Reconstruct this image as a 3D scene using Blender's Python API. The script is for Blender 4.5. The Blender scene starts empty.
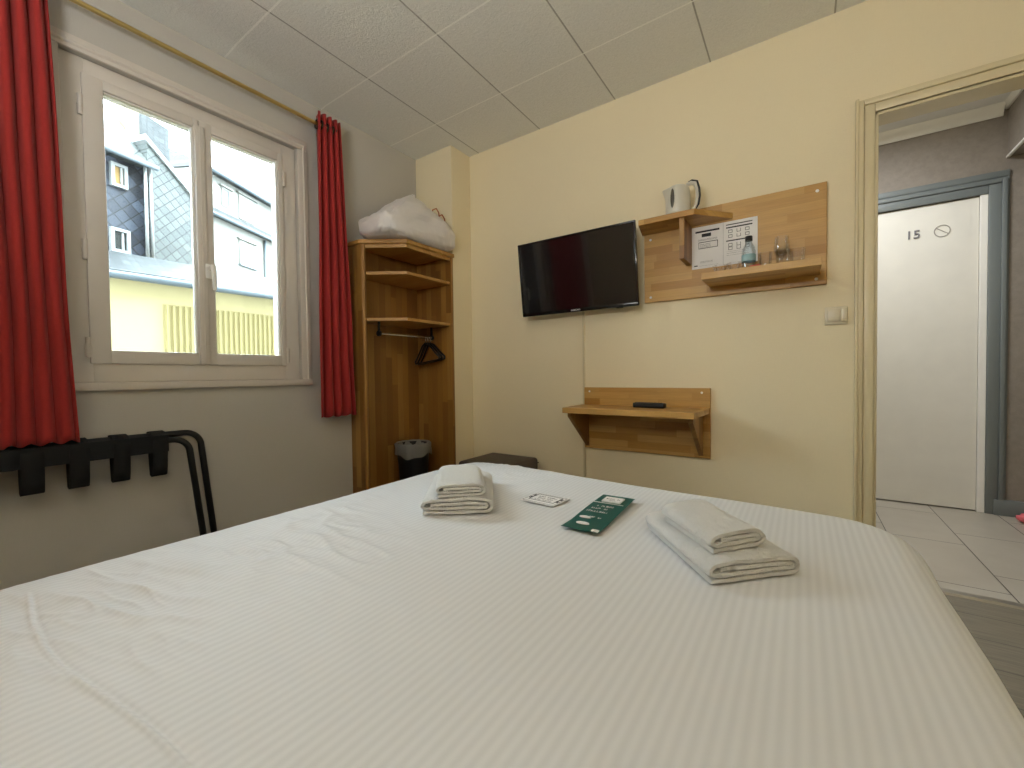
import bpy, bmesh, math, random
from mathutils import Vector, Matrix, noise
random.seed(7)
PI = math.pi
SC = bpy.context.scene
COL = SC.collection

# ---------------------------------------------------------------- materials
def lin(c):
    return tuple((x/12.92 if x <= .04045 else ((x+.055)/1.055)**2.4) for x in [v/255 for v in c])
class NT:
    def __init__(s, name):
        s.m = bpy.data.materials.new(name); s.m.use_nodes = True
        s.t = s.m.node_tree; s.b = s.t.nodes['Principled BSDF']
    def n(s, kind, **kw):
        nd = s.t.nodes.new(kind)
        for k, v in kw.items():
            if k.startswith('i_'):
                key = k[2:]
                key = int(key) if key.isdigit() else key
                nd.inputs[key].default_value = v
            else: setattr(nd, k, v)
        return nd
    def l(s, a, b): s.t.links.new(a, b)
    def math(s, op, a, b=None, c=None):
        nd = s.n('ShaderNodeMath', operation=op)
        for i, v in enumerate((a, b, c)):
            if v is None: continue
            if isinstance(v, (int, float)): nd.inputs[i].default_value = v
            else: s.l(v, nd.inputs[i])
        return nd.outputs[0]
    def coord(s, which='Object'): return s.n('ShaderNodeTexCoord').outputs[which]
    def sep(s, v):
        nd = s.n('ShaderNodeSeparateXYZ'); s.l(v, nd.inputs[0]); return nd.outputs
    def comb(s, x, y, z=0.0):
        nd = s.n('ShaderNodeCombineXYZ')
        for i, v in enumerate((x, y, z)):
            if isinstance(v, (int, float)): nd.inputs[i].default_value = v
            else: s.l(v, nd.inputs[i])
        return nd.outputs[0]
    def noise(s, v, scale, detail=3.0, rough=.5):
        nd = s.n('ShaderNodeTexNoise'); nd.inputs['Scale'].default_value = scale
        nd.inputs['Detail'].default_value = detail; nd.inputs['Roughness'].default_value = rough
        s.l(v, nd.inputs['Vector']); return nd.outputs['Fac']
    def mix(s, f, a, b, mode='MIX'):
        nd = s.n('ShaderNodeMix', data_type='RGBA', blend_type=mode)
        for k, v in ((0, f), (6, a), (7, b)):
            if isinstance(v, (int, float)): nd.inputs[k].default_value = v
            elif isinstance(v, tuple): nd.inputs[k].default_value = (*v[:3], 1)
            else: s.l(v, nd.inputs[k])
        return nd.outputs[2]
    def bump(s, h, strength, dist=.001):
        nd = s.n('ShaderNodeBump'); nd.inputs['Strength'].default_value = strength
        nd.inputs['Distance'].default_value = dist
        s.l(h, nd.inputs['Height']); s.l(nd.outputs[0], s.b.inputs['Normal']); return nd.outputs[0]
    def set(s, **kw):
        for k, v in kw.items():
            k = k.replace('_', ' ')
            if isinstance(v, (int, float)): s.b.inputs[k].default_value = v
            elif isinstance(v, tuple): s.b.inputs[k].default_value = (*v[:3], 1)
            else: s.l(v, s.b.inputs[k])
        return s.m
def plain(name, c, rough=.5, metal=0.0, bump=0.0, bscale=200, var=.06, **kw):
    t = NT(name); v = t.coord(); base = lin(c)
    nz = t.noise(v, 8 if bscale < 300 else 14, 4)
    col = t.mix(nz, tuple(x*(1-var) for x in base), tuple(min(1, x*(1+var)) for x in base))
    t.set(Base_Color=col, Roughness=rough, Metallic=metal, **kw)
    if bump: t.bump(t.noise(v, bscale, 2), bump, .001)
    return t.m

def wallpaper(name, c, var=.04, bump=.35, blotch=0.0):
    t = NT(name); v = t.coord(); s = t.sep(v); base = lin(c)
    nz = t.noise(v, 2.2, 4)
    col = t.mix(nz, tuple(x*(1-var) for x in base), tuple(min(1, x*(1+var)) for x in base))
    if blotch:
        b = t.noise(v, 26, 6, .7)
        r = t.n('ShaderNodeValToRGB'); r.color_ramp.elements[0].position = .35; r.color_ramp.elements[1].position = .65
        t.l(b, r.inputs[0])
        d = tuple(x*(1-blotch) for x in base); e = tuple(min(1, x*(1+blotch)) for x in base)
        col = t.mix(.6, col, t.mix(r.outputs[0], d, e))
    h = t.math('ADD', s[0], s[1])
    a = t.noise(t.comb(t.math('MULTIPLY', h, 240), t.math('MULTIPLY', s[2], 30)), 1, 2)
    b = t.noise(t.comb(t.math('MULTIPLY', h, 30), t.math('MULTIPLY', s[2], 240)), 1, 2)
    ab = t.math('ADD', a, b)
    col = t.mix(t.math('MULTIPLY', ab, .12), col, tuple(x*.72 for x in base))
    t.set(Base_Color=col, Roughness=.75); t.bump(ab, bump, .0012)
    return t.m

def staves(name, axis, c1, c2, c3, L=.34, W=.042, rough=.42):
    """jointed solid-wood board; axis = the direction the staves run"""
    t = NT(name); s = t.sep(t.coord())
    if axis == 'x': u, v = s[0], t.math('ADD', s[2], s[1])
    else: u, v = s[2], t.math('ADD', s[0], s[1])
    row = t.math('FLOOR', t.math('DIVIDE', v, W))
    wn = t.n('ShaderNodeTexWhiteNoise', noise_dimensions='1D'); t.l(row, wn.inputs['W'])
    col_i = t.math('FLOOR', t.math('ADD', t.math('DIVIDE', u, L), t.math('MULTIPLY', wn.outputs[0], 7.3)))
    wn2 = t.n('ShaderNodeTexWhiteNoise', noise_dimensions='2D'); t.l(t.comb(row, col_i), wn2.inputs['Vector'])
    r = t.n('ShaderNodeValToRGB'); el = r.color_ramp.elements
    el[0].color = (*lin(c1), 1); el[1].color = (*lin(c3), 1); e = el.new(.5); e.color = (*lin(c2), 1)
    t.l(wn2.outputs[0], r.inputs[0])
    off = t.math('MULTIPLY', wn2.outputs[0], 37.0)
    g = t.noise(t.comb(t.math('MULTIPLY', u, 9), t.math('MULTIPLY', v, 150), off), 1, 5, .6)
    g2 = t.noise(t.comb(t.math('MULTIPLY', u, 4), t.math('MULTIPLY', v, 22), off), 1, 3, .5)
    col = t.mix(g, t.mix(.4, r.outputs[0], lin((90, 52, 14))), r.outputs[0])
    col = t.mix(t.math('MULTIPLY', g2, .35), col, lin((112, 72, 30)))
    fv = t.math('ABSOLUTE', t.math('SUBTRACT', t.math('FRACT', t.math('DIVIDE', v, W)), .5))
    seam = t.math('GREATER_THAN', fv, .488)
    col = t.mix(t.math('MULTIPLY', seam, .3), col, lin((70, 40, 14)))
    t.set(Base_Color=col, Roughness=rough); t.bump(g, .12, .0006)
    return t.m

M = {}
M['tvwall'] = wallpaper('cream_wallpaper', (238, 224, 190))
M['winwall'] = wallpaper('greige_wallpaper', (192, 187, 178))
M['hallwall'] = wallpaper('taupe_wallpaper', (140, 131, 121), .08, .4, .16)
M['trim'] = plain('cream_gloss_paint', (216, 202, 166), .35, bump=.1, bscale=60)
M['whitepaint'] = plain('white_satin_paint', (236, 234, 228), .4, bump=.08, bscale=60)
M['pvc'] = plain('white_window_plastic', (208, 200, 190), .32)
M['reveal'] = plain('window_reveal_paint', (206, 197, 186), .5, bump=.15, bscale=80)
M['hallceil'] = plain('hall_ceiling_paint', (232, 232, 228), .6)
M['greyframe'] = plain('blue_grey_gloss_paint', (112, 118, 118), .35)
M['door'] = plain('door_white_paint', (222, 219, 210), .45, bump=.08, bscale=90)
M['black'] = plain('black_plastic', (16, 16, 18), .35)
M['blackmetal'] = plain('black_powder_coat', (7, 7, 8), .5)
M['webbing'] = plain('black_webbing', (6, 6, 7), .8, bump=.3, bscale=600)
M['gloss'] = plain('black_gloss_bezel', (6, 6, 8), .12)
M['chrome'] = plain('chrome', (205, 205, 205), .15, 1.0)
M['brass'] = plain('aged_brass', (214, 188, 124), .3, 1.0)
M['bronze'] = plain('dark_eyelet_metal', (70, 58, 48), .3, 1.0)
M['pouf'] = plain('brown_leatherette', (78, 66, 58), .5, bump=.4, bscale=250)
M['kettle'] = plain('pale_grey_plastic', (205, 200, 186), .3)
M['smoke'] = plain('smoked_gauge_plastic', (70, 66, 58), .15)
M['paper'] = plain('white_paper', (236, 234, 232), .6)
M['ink'] = plain('black_ink', (28, 27, 32), .6)
M['greyink'] = plain('grey_ink', (120, 118, 120), .6)
M['palegrey'] = plain('pale_grey_ink', (158, 153, 145), .6)
M['green'] = plain('green_card', (54, 120, 110), .45)
M['switch'] = plain('cream_switch_plastic', (214, 203, 176), .3)
M['red'] = plain('red_paper', (190, 60, 50), .5)
M['pinkcloth'] = plain('pink_cloth', (225, 110, 120), .8, bump=.4, bscale=300)
M['orange'] = plain('orange_cord', (160, 88, 45), .6)
M['metalstrip'] = plain('brushed_metal_strip', (170, 165, 155), .3, .8)
M['oak_x'] = staves('orange_oak_board', 'x', (206, 158, 80), (218, 174, 98), (188, 138, 62), .34, .040)
M['oak_z'] = staves('brown_oak_panel', 'z', (168, 120, 54), (134, 92, 38), (184, 138, 70), .60, .048)
M['oak_edge'] = staves('oak_shelf', 'x', (200, 148, 72), (196, 148, 74), (214, 168, 92), .6, .06)

def glass(name, c=(1, 1, 1), rough=0.0, ior=1.45):
    t = NT(name); v = t.coord(); nz = t.noise(v, 3)
    a = tuple(x*.985 for x in c)
    return t.set(Base_Color=t.mix(nz, a, c), Roughness=rough, Transmission_Weight=1.0, IOR=ior)
def thin_glass(name, c, f=1.0):
    t = NT(name); out = t.t.nodes['Material Output']
    tr = t.n('ShaderNodeBsdfTransparent'); tr.inputs[0].default_value = (*c, 1)
    gl = t.n('ShaderNodeBsdfGlossy'); gl.inputs['Roughness'].default_value = .04
    lw = t.n('ShaderNodeLayerWeight'); lw.inputs[0].default_value = .45
    mx = t.n('ShaderNodeMixShader'); nz = t.noise(t.coord(), 4)
    t.l(t.math('MULTIPLY', lw.outputs['Fresnel'], t.math('ADD', .22*f, t.math('MULTIPLY', nz, .1))), mx.inputs[0]); t.l(tr.outputs[0], mx.inputs[1]); t.l(gl.outputs[0], mx.inputs[2])
    t.l(mx.outputs[0], out.inputs[0]); return t.m
M['glass'] = thin_glass('clear_glass', (.985, .985, .985))
M['water'] = thin_glass('bottle_plastic', (.95, .98, 1))
def pane_mat():
    t = NT('window_pane_glass'); out = t.t.nodes['Material Output']
    tr = t.n('ShaderNodeBsdfTransparent'); tr.inputs[0].default_value = (.95, .97, .97, 1)
    gl = t.n('ShaderNodeBsdfGlossy'); gl.inputs['Roughness'].default_value = .02
    fr = t.n('ShaderNodeFresnel'); fr.inputs[0].default_value = 1.45
    mx = t.n('ShaderNodeMixShader')
    t.l(fr.outputs[0], mx.inputs[0]); t.l(tr.outputs[0], mx.inputs[1]); t.l(gl.outputs[0], mx.inputs[2])
    t.l(mx.outputs[0], out.inputs[0]); return t.m
M['pane'] = pane_mat()

def ceiling_mat():
    t = NT('ceiling_tiles'); s = t.sep(t.coord()); base = lin((244, 243, 236))
    P = .505
    def groove(c, off, w):
        f = t.math('ABSOLUTE', t.math('SUBTRACT', t.math('FRACT', t.math('DIVIDE', t.math('SUBTRACT', c, off), P)), .5))
        return t.math('GREATER_THAN', f, .5 - w/P)
    gx = groove(s[0], .116 - 5*P, .0035); gy = groove(s[1], 1.455 - 5*P, .0042)
    v = t.coord(); fine = t.noise(v, 95, 4, .75); blot = t.noise(v, 1.6, 3)
    col = t.mix(blot, tuple(x*.96 for x in base), base)
    col = t.mix(t.math('MULTIPLY', fine, .6), col, tuple(x*.66 for x in base))
    col = t.mix(t.math('MULTIPLY', gx, .6), col, lin((110, 104, 88)))
    col = t.mix(t.math('MULTIPLY', gy, .75), col, lin((252, 251, 244)))
    h = t.math('SUBTRACT', fine, t.math('MULTIPLY', gx, 3.0))
    t.set(Base_Color=col, Roughness=.8); t.bump(h, .9, .004)
    return t.m
M['ceiling'] = ceiling_mat()

def tile_mat():
    t = NT('hall_floor_tiles'); s = t.sep(t.coord())
    v0 = t.math('DIVIDE', t.math('SUBTRACT', s[0], .397 - 3.1), .3105)
    row = t.math('FLOOR', v0); odd = t.math('MODULO', row, 2.0)
    u0 = t.math('DIVIDE', t.math('SUBTRACT', t.math('ADD', s[1], t.math('MULTIPLY', odd, .4)), 3.165 - 3.0), .6)
    def edge(f, w): return t.math('GREATER_THAN', t.math('ABSOLUTE', t.math('SUBTRACT', t.math('FRACT', f), .5)), .5 - w)
    g = t.math('MAXIMUM', edge(v0, .0075), edge(u0, .004))
    wn = t.n('ShaderNodeTexWhiteNoise', noise_dimensions='2D'); t.l(t.comb(row, t.math('FLOOR', u0)), wn.inputs['Vector'])
    n = t.noise(t.coord(), 5, 5, .6)
    col = t.mix(n, lin((168, 160, 146)), lin((192, 186, 174)))
    col = t.mix(t.math('MULTIPLY', wn.outputs[0], .25), col, lin((158, 150, 138)))
    col = t.mix(g, col, lin((62, 54, 46)))
    t.set(Base_Color=col, Roughness=.35); t.bump(t.math('SUBTRACT', 1.0, g), .4, .002)
    return t.m
M['tiles'] = tile_mat()

def laminate():
    t = NT('grey_wood_laminate'); s = t.sep(t.coord())
    u, v = s[0], s[1]; W = .19
    row = t.math('FLOOR', t.math('DIVIDE', v, W))
    g = t.noise(t.comb(t.math('MULTIPLY', u, 5), t.math('MULTIPLY', v, 90), row), 1, 6, .65)
    col = t.mix(g, lin((70, 64, 54)), lin((150, 141, 124)))
    f = t.math('GREATER_THAN', t.math('ABSOLUTE', t.math('SUBTRACT', t.math('FRACT', t.math('DIVIDE', v, W)), .5)), .49)
    col = t.mix(t.math('MULTIPLY', f, .7), col, lin((40, 36, 30)))
    t.set(Base_Color=col, Roughness=.45); t.bump(g, .2, .001)
    return t.m
M['laminate'] = laminate()

def bed_mat():
    t = NT('white_striped_cotton'); uv = t.sep(t.coord('UV')); v = t.coord()
    st = t.math('SINE', t.math('MULTIPLY', uv[0], 2*PI/.0145))
    st = t.math('ADD', t.math('MULTIPLY', st, .34), .5)
    weave = t.noise(v, 900, 2)
    crease = t.noise(v, 9, 5, .55)
    col = t.mix(st, lin((209, 209, 210)), lin((221, 221, 222)))
    rg = t.math('ADD', t.math('MULTIPLY', st, -.12), .72)
    h = t.math('ADD', t.math('MULTIPLY', st, .34), t.math('ADD', t.math('MULTIPLY', weave, .35), t.math('MULTIPLY', crease, 2.2)))
    t.set(Base_Color=col, Roughness=rg, Sheen_Weight=.2); t.bump(h, .45, .0011)
    return t.m
M['bed'] = bed_mat()
M['dim'] = plain('grey_bed_base_fabric', (90, 86, 82), .8, bump=.3)

def towel_mat():
    t = NT('white_terry_cloth'); v = t.coord()
    a = t.noise(v, 420, 3, .7); b = t.noise(v, 60, 4, .6)
    col = t.mix(a, lin((232, 230, 226)), lin((250, 249, 246)))
    t.set(Base_Color=col, Roughness=.95, Sheen_Weight=.4)
    t.bump(t.math('ADD', a, t.math('MULTIPLY', b, 2.2)), 1.0, .005)
    return t.m
M['towel'] = towel_mat()

def curtain_mat():
    t = NT('red_curtain_cloth'); v = t.coord(); s = t.sep(v)
    a = t.noise(t.comb(t.math('MULTIPLY', s[1], 300), t.math('MULTIPLY', s[2], 60), s[0]), 1, 3)
    b = t.noise(v, 500, 2)
    col = t.mix(t.math('MULTIPLY', t.math('ADD', a, b), .5), lin((146, 30, 28)), lin((184, 48, 43)))
    m = t.set(Base_Color=col, Roughness=.85, Sheen_Weight=.15)
    out = t.t.nodes['Material Output']
    tl = t.n('ShaderNodeBsdfTranslucent'); tl.inputs[0].default_value = (*lin((220, 70, 60)), 1)
    mx = t.n('ShaderNodeMixShader'); mx.inputs[0].default_value = .18
    t.l(t.b.outputs[0], mx.inputs[1]); t.l(tl.outputs[0], mx.inputs[2]); t.l(mx.outputs[0], out.inputs[0])
    t.bump(a, .3, .001)
    return m
M['curtain'] = curtain_mat()

def bag_mat(name, c, tr=.25, rough=.35):
    t = NT(name); v = t.coord(); n = t.noise(v, 14, 6, .6)
    col = t.mix(n, tuple(x*.92 for x in lin(c)), lin(c))
    m = t.set(Base_Color=col, Roughness=rough, Specular_IOR_Level=.6)
    out = t.t.nodes['Material Output']
    tl = t.n('ShaderNodeBsdfTransparent'); tl.inputs[0].default_value = (.95, .95, .95, 1)
    mx = t.n('ShaderNodeMixShader'); mx.inputs[0].default_value = tr
    t.l(t.b.outputs[0], mx.inputs[1]); t.l(tl.outputs[0], mx.inputs[2]); t.l(mx.outputs[0], out.inputs[0])
    t.bump(n, .7, .012)
    return m
M['bag'] = bag_mat('white_plastic_bag_film', (238, 232, 228), .10)
M['binbag'] = bag_mat('grey_bin_liner_film', (150, 147, 140), .35)

def slate(name, c1, c2, ang, size=.16, line=(60, 66, 74)):
    t = NT(name); s = t.sep(t.coord()); h, v = s[1], s[2]
    ca, sa = math.cos(ang), math.sin(ang)
    a = t.math('ADD', t.math('MULTIPLY', h, ca/size), t.math('MULTIPLY', v, sa/size))
    b = t.math('SUBTRACT', t.math('MULTIPLY', v, ca/size), t.math('MULTIPLY', h, sa/size))
    e = t.math('MAXIMUM', *[t.math('GREATER_THAN', t.math('ABSOLUTE', t.math('SUBTRACT', t.math('FRACT', q), .5)), .45) for q in (a, b)])
    wn = t.n('ShaderNodeTexWhiteNoise', noise_dimensions='2D')
    t.l(t.comb(t.math('FLOOR', a), t.math('FLOOR', b)), wn.inputs['Vector'])
    col = t.mix(wn.outputs[0], lin(c1), lin(c2)); col = t.mix(e, col, lin(line))
    t.set(Base_Color=col, Roughness=.5); t.bump(t.math('SUBTRACT', 1.0, e), .5, .01)
    return t.m
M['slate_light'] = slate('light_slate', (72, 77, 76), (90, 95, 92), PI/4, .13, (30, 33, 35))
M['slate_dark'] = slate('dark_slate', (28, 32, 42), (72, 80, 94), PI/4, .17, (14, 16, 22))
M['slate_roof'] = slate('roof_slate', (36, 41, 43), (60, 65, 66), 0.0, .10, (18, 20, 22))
M['yellowwall'] = plain('yellow_render', (176, 163, 120), .8, bump=.2, bscale=40, var=.03)
M['yellowdoor'] = plain('yellow_ribbed_metal', (148, 136, 92), .5)
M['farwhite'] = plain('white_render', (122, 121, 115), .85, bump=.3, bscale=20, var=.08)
M['zinc'] = plain('zinc_gutter', (92, 102, 108), .4)
M['extwhite'] = plain('white_outdoor_frame', (150, 152, 152), .5)
M['extglass'] = plain('dark_house_window_glass', (46, 50, 50), .15)
M['brick'] = plain('yellowish_chimney_render', (166, 150, 120), .8, bump=.4, bscale=20, var=.12)
M['ochre'] = plain('ochre_window_blind', (150, 120, 70), .8)
M['asphalt'] = plain('street_asphalt', (90, 90, 88), .9)

# ---------------------------------------------------------------- geometry helpers
def box(bm, x0, x1, y0, y1, z0, z1, bev=0.0, seg=2):
    t = bmesh.new(); bmesh.ops.create_cube(t, size=1)
    for v in t.verts:
        v.co = Vector(((x0+x1)/2 + v.co.x*(x1-x0), (y0+y1)/2 + v.co.y*(y1-y0), (z0+z1)/2 + v.co.z*(z1-z0)))
    if bev: bmesh.ops.bevel(t, geom=t.edges[:], offset=bev, segments=seg, affect='EDGES', profile=.5)
    add(bm, t); return bm
def add(bm, t):
    me = bpy.data.meshes.new('tmp'); t.to_mesh(me); t.free(); bm.from_mesh(me); bpy.data.meshes.remove(me)
def prism(bm, poly, axis, a0, a1, bev=0.0):
    """extrude a 2-D outline along axis; outline coords are the other two axes in order"""
    def P(p, a):
        return Vector({'x': (a, p[0], p[1]), 'y': (p[0], a, p[1]), 'z': (p[0], p[1], a)}[axis])
    t = bmesh.new(); A = [t.verts.new(P(p, a0)) for p in poly]; B = [t.verts.new(P(p, a1)) for p in poly]
    t.faces.new(A); t.faces.new(B[::-1])
    for i in range(len(poly)):
        j = (i+1) % len(poly); t.faces.new((A[j], A[i], B[i], B[j]))
    bmesh.ops.recalc_face_normals(t, faces=t.faces[:])
    if bev: bmesh.ops.bevel(t, geom=t.edges[:], offset=bev, segments=2, affect='EDGES', profile=.5)
    add(bm, t); return bm
def tube(bm, pts, r, n=12, cap=True):
    pts = [Vector(p) for p in pts]; rr = r if isinstance(r, (list, tuple)) else [r]*len(pts)
    t = bmesh.new(); rings = []; up = None
    for i, p in enumerate(pts):
        d = (pts[min(i+1, len(pts)-1)] - pts[max(i-1, 0)]).normalized()
        if up is None: up = d.orthogonal().normalized()
        up = (up - d*up.dot(d)).normalized(); s = d.cross(up)
        rings.append([t.verts.new(p + (up*math.cos(2*PI*k/n) + s*math.sin(2*PI*k/n))*rr[i]) for k in range(n)])
    for a, b in zip(rings, rings[1:]):
        for k in range(n): t.faces.new((a[k], a[(k+1) % n], b[(k+1) % n], b[k]))
    if cap: t.faces.new(rings[0][::-1]); t.faces.new(rings[-1])
    bmesh.ops.recalc_face_normals(t, faces=t.faces[:])
    add(bm, t); return bm
def lathe(bm, prof, c=(0, 0, 0), n=32, axis='z', fn=None):
    t = bmesh.new(); rings = []
    for r, z in prof:
        ring = []
        for k in range(n):
            a = 2*PI*k/n; p = Vector((r*math.cos(a), r*math.sin(a), z))
            if fn: p = fn(p, a)
            if axis == 'y': p = Vector((p.x, p.z, p.y))
            if axis == 'x': p = Vector((p.z, p.y, p.x))
            ring.append(t.verts.new(p + Vector(c)))
        rings.append(ring)
    for a, b in zip(rings, rings[1:]):
        for k in range(n): t.faces.new((a[k], a[(k+1) % n], b[(k+1) % n], b[k]))
    bmesh.ops.remove_doubles(t, verts=t.verts[:], dist=1e-6)
    bmesh.ops.dissolve_degenerate(t, dist=1e-7, edges=t.edges[:])
    bmesh.ops.recalc_face_normals(t, faces=t.faces[:])
    add(bm, t); return bm
def arc(c, r, a0, a1, n, f):
    return [f(c[0] + r*math.cos(a0+(a1-a0)*i/n), c[1] + r*math.sin(a0+(a1-a0)*i/n)) for i in range(n+1)]
def B(): return bmesh.new()

def setp(o, label=None, cat=None, group=None, kind=None):
    for k, v in (('label', label), ('category', cat), ('group', group), ('kind', kind)):
        if v: o[k] = v
    return o
def wloc(p):
    v = Vector(p.location)
    while p.parent: p = p.parent; v += p.location
    return v
def obj(name, bm, mat, parent=None, origin=None, local=False, smooth=None):
    """one mesh object; verts are in world space unless local"""
    me = bpy.data.meshes.new(name)
    o = bpy.data.objects.new(name, me); COL.objects.link(o)
    if parent is not None:
        o.parent = parent
        if not local: bmesh.ops.translate(bm, verts=bm.verts[:], vec=-wloc(parent))
    elif origin is not None:
        if not local: bmesh.ops.translate(bm, verts=bm.verts[:], vec=-Vector(origin))
        o.location = origin
    bm.to_mesh(me); bm.free()
    for m in (mat if isinstance(mat, list) else [mat]): me.materials.append(M[m] if isinstance(m, str) else m)
    if smooth:
        for p in me.polygons: p.use_smooth = True
        if smooth != 'all':
            a = math.radians(smooth if smooth is not True else 40)
            b2 = bmesh.new(); b2.from_mesh(me)
            for e in b2.edges:
                if len(e.link_faces) == 2 and e.calc_face_angle(0) > a: e.smooth = False
            b2.to_mesh(me); b2.free()
    return o
def empty(name, loc, rz=0.0, **kw):
    o = bpy.data.objects.new(name, None); COL.objects.link(o); o.location = loc; o.rotation_euler = (0, 0, rz)
    o.empty_display_size = .05
    return setp(o, **kw)
def struct(name, bm, mat, parent=None, smooth=None, origin=None):
    o = obj(name, bm, mat, parent, smooth=smooth, origin=origin)
    if parent is None: o['kind'] = 'structure'
    return o
def text_bm(body, size, ext=.001):
    c = bpy.data.curves.new('t', 'FONT'); c.body = body; c.size = size; c.extrude = ext; c.align_x = 'CENTER'; c.align_y = 'CENTER'
    c.offset = size*.008
    o = bpy.data.objects.new('t', c); COL.objects.link(o)
    dg = bpy.context.evaluated_depsgraph_get(); me = bpy.data.meshes.new_from_object(o.evaluated_get(dg))
    bm = bmesh.new(); bm.from_mesh(me); bpy.data.meshes.remove(me); bpy.data.objects.remove(o); bpy.data.curves.remove(c)
    return bm
def copy_tree(o, parent=None):
    c = o.copy(); COL.objects.link(c)
    if parent: c.parent = parent
    for ch in list(o.children): copy_tree(ch, c)
    return c

# ---------------------------------------------------------------- room shell
H = 2.51; XW = -2.34; YT = 2.39; XR = 1.25; YB = -.85
struct('floor', box(B(), XW-.3, XR, YB, YT+.06, -.1, 0), 'laminate')
struct('ceiling', box(B(), XW, XR+.1, YB, YT, H, H+.1), 'ceiling')
# window wall with opening
oy0, oy1, oz0, oz1 = .375, 1.302, .905, 2.213
b = B()
box(b, XW-.3, XW, YB, oy0, 0, H+.1); box(b, XW-.3, XW, oy1, YT+.1, 0, H+.1)
box(b, XW-.3, XW, oy0, oy1, 0, oz0); box(b, XW-.3, XW, oy0, oy1, oz1, H+.1)
struct('wall_left', b, 'winwall')
# wall with the television and the doorway
dx0, dx1, dz = .254, 1.08, 2.025
b = B()
box(b, XW, dx0, YT, YT+.1, 0, H+.2); box(b, dx1, 2.4, YT, YT+.1, 0, H+.2); box(b, dx0, dx1, YT, YT+.1, dz, H+.2)
struct('wall_front', b, 'tvwall')
struct('wall_right', box(B(), XR, XR+.1, YB, YT, 0, H+.1), 'tvwall')
struct('wall_back', box(B(), XW-.3, XR+.1, YB-.1, YB, 0, H+.1), 'tvwall')
# boxed pillar in the corner
b = B(); box(b, XW, -1.99, 2.19, YT, 0, H, .004)
setp(obj('corner_pillar', b, 'tvwall', origin=(-2.16, 2.29, 0)), kind='structure'); bpy.data.objects['corner_pillar'].name = 'wall_pillar'
# sagging lip of the ceiling above the window
b = B()
for (y0, y1, xa, xb) in ((-.3, 1.46, -2.06, -2.30),):
    t = bmesh.new(); vs = []
    N = 12
    for i in range(N+1):
        y = y0 + (y1-y0)*i/N; xe = xa + (xb-xa)*i/N
        row = []
        for k in range(7):
            u = k/6; x = xe + (XW-xe)*u; z = H - .012*math.sin(u*PI/2)*(1-.6*i/N)
            row.append(t.verts.new((x, y, z)))
        vs.append(row)
    for i in range(N):
        for k in range(6): t.faces.new((vs[i][k], vs[i][k+1], vs[i+1][k+1], vs[i+1][k]))
    add(b, t)
struct('trim_1', b, 'ceiling', smooth='all')

# ---------------------------------------------------------------- window
w = empty('window_1', (XW, .84, .905), kind='structure')
b = B()
# architrave (rounded moulding) around the opening
def casing(b, y0, y1, z0, z1, t, dep, x):
    box(b, x, x+dep, y0-t, y0, z0, z1, .006); box(b, x, x+dep, y1, y1+t, z0-.0, z1, .006)
    box(b, x, x+dep, y0-t, y1+t, z1, z1+t, .006)
casing(b, oy0+.003, oy1-.003, .888, oz1-.003, .055, .014, XW)
for zz in (oz1+.02,): tube(b, [(XW+.012, oy0-.03, zz), (XW+.012, oy1+.03, zz)], .009)
for yy in (oy1+.03, oy0-.03): tube(b, [(XW+.012, yy, .9), (XW+.012, yy, oz1+.02)], .007)
obj('window_architrave', b, 'reveal', w, smooth=30)
b = B(); box(b, XW-.06, XW+.022, oy0-.05, oy1+.052, .885, .918, .005)
obj('window_sill', b, 'reveal', w, smooth=30)
xf = XW - .012
def ring(b, x0, x1, y0, y1, z0, z1, l, r, bo, to, bev=.004):
    box(b, x0, x1, y0, y0+l, z0, z1, bev); box(b, x0, x1, y1-r, y1, z0, z1, bev)
    box(b, x0, x1, y0+l-.002, y1-r+.002, z0, z0+bo, bev); box(b, x0, x1, y0+l-.002, y1-r+.002, z1-to, z1, bev)
b = B(); ring(b, XW-.100, XW-.022, oy0+.002, oy1-.002, .918, oz1-.002, .075, .078, .085, .070)
obj('window_frame', b, 'pvc', w, smooth=30)
def sash(nm, y0, y1, ly, ry, gy0, gy1):
    z0, z1 = .994, 2.150; gz0, gz1 = 1.05, 2.072
    gz1 = 2.102; b = B(); ring(b, XW-.062, xf, y0, y1, z0, z1, gy0-y0, y1-gy1-.006, gz0-z0, z1-gz1-.006, .004)
    s = obj('window_sash', b, 'pvc', w, smooth=30)
    b = B(); ring(b, XW-.045, XW-.022, gy0-.006, gy1+.008, gz0-.006, gz1+.008, .008, .009, .006, .009, .003)
    obj('glazing_bead', b, 'whitepaint', s)
    b = B(); box(b, XW-.038, XW-.034, gy0-.003, gy1+.003, gz0-.003, gz1+.003)
    obj('glass_pane', b, 'pane', s)
    return s
sl = sash('l', .441, .834, 0, 0, .5055, .806)
sr = sash('r', .836, 1.227, 0, 0, .888, 1.192)
b = B(); box(b, xf-.004, xf+.012, .815, .856, .996, 2.12, .005); box(b, xf+.009, xf+.014, .833, .839, .996, 2.12, .001)
obj('meeting_stile_cover', b, 'pvc', w, smooth=30)
b = B(); xh = xf+.012
box(b, xh, xh+.010, .842, .868, 1.405, 1.475, .004)
tube(b, [(xh+.008, .855, 1.455), (xh+.045, .855, 1.455), (xh+.052, .857, 1.448)], .010)
tube(b, [(xh+.048, .857, 1.462), (xh+.052, .859, 1.43), (xh+.052, .861, 1.36), (xh+.050, .861, 1.345)], [.011, .0105, .009, .007])
obj('window_handle', b, 'whitepaint', w, smooth=50)
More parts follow.
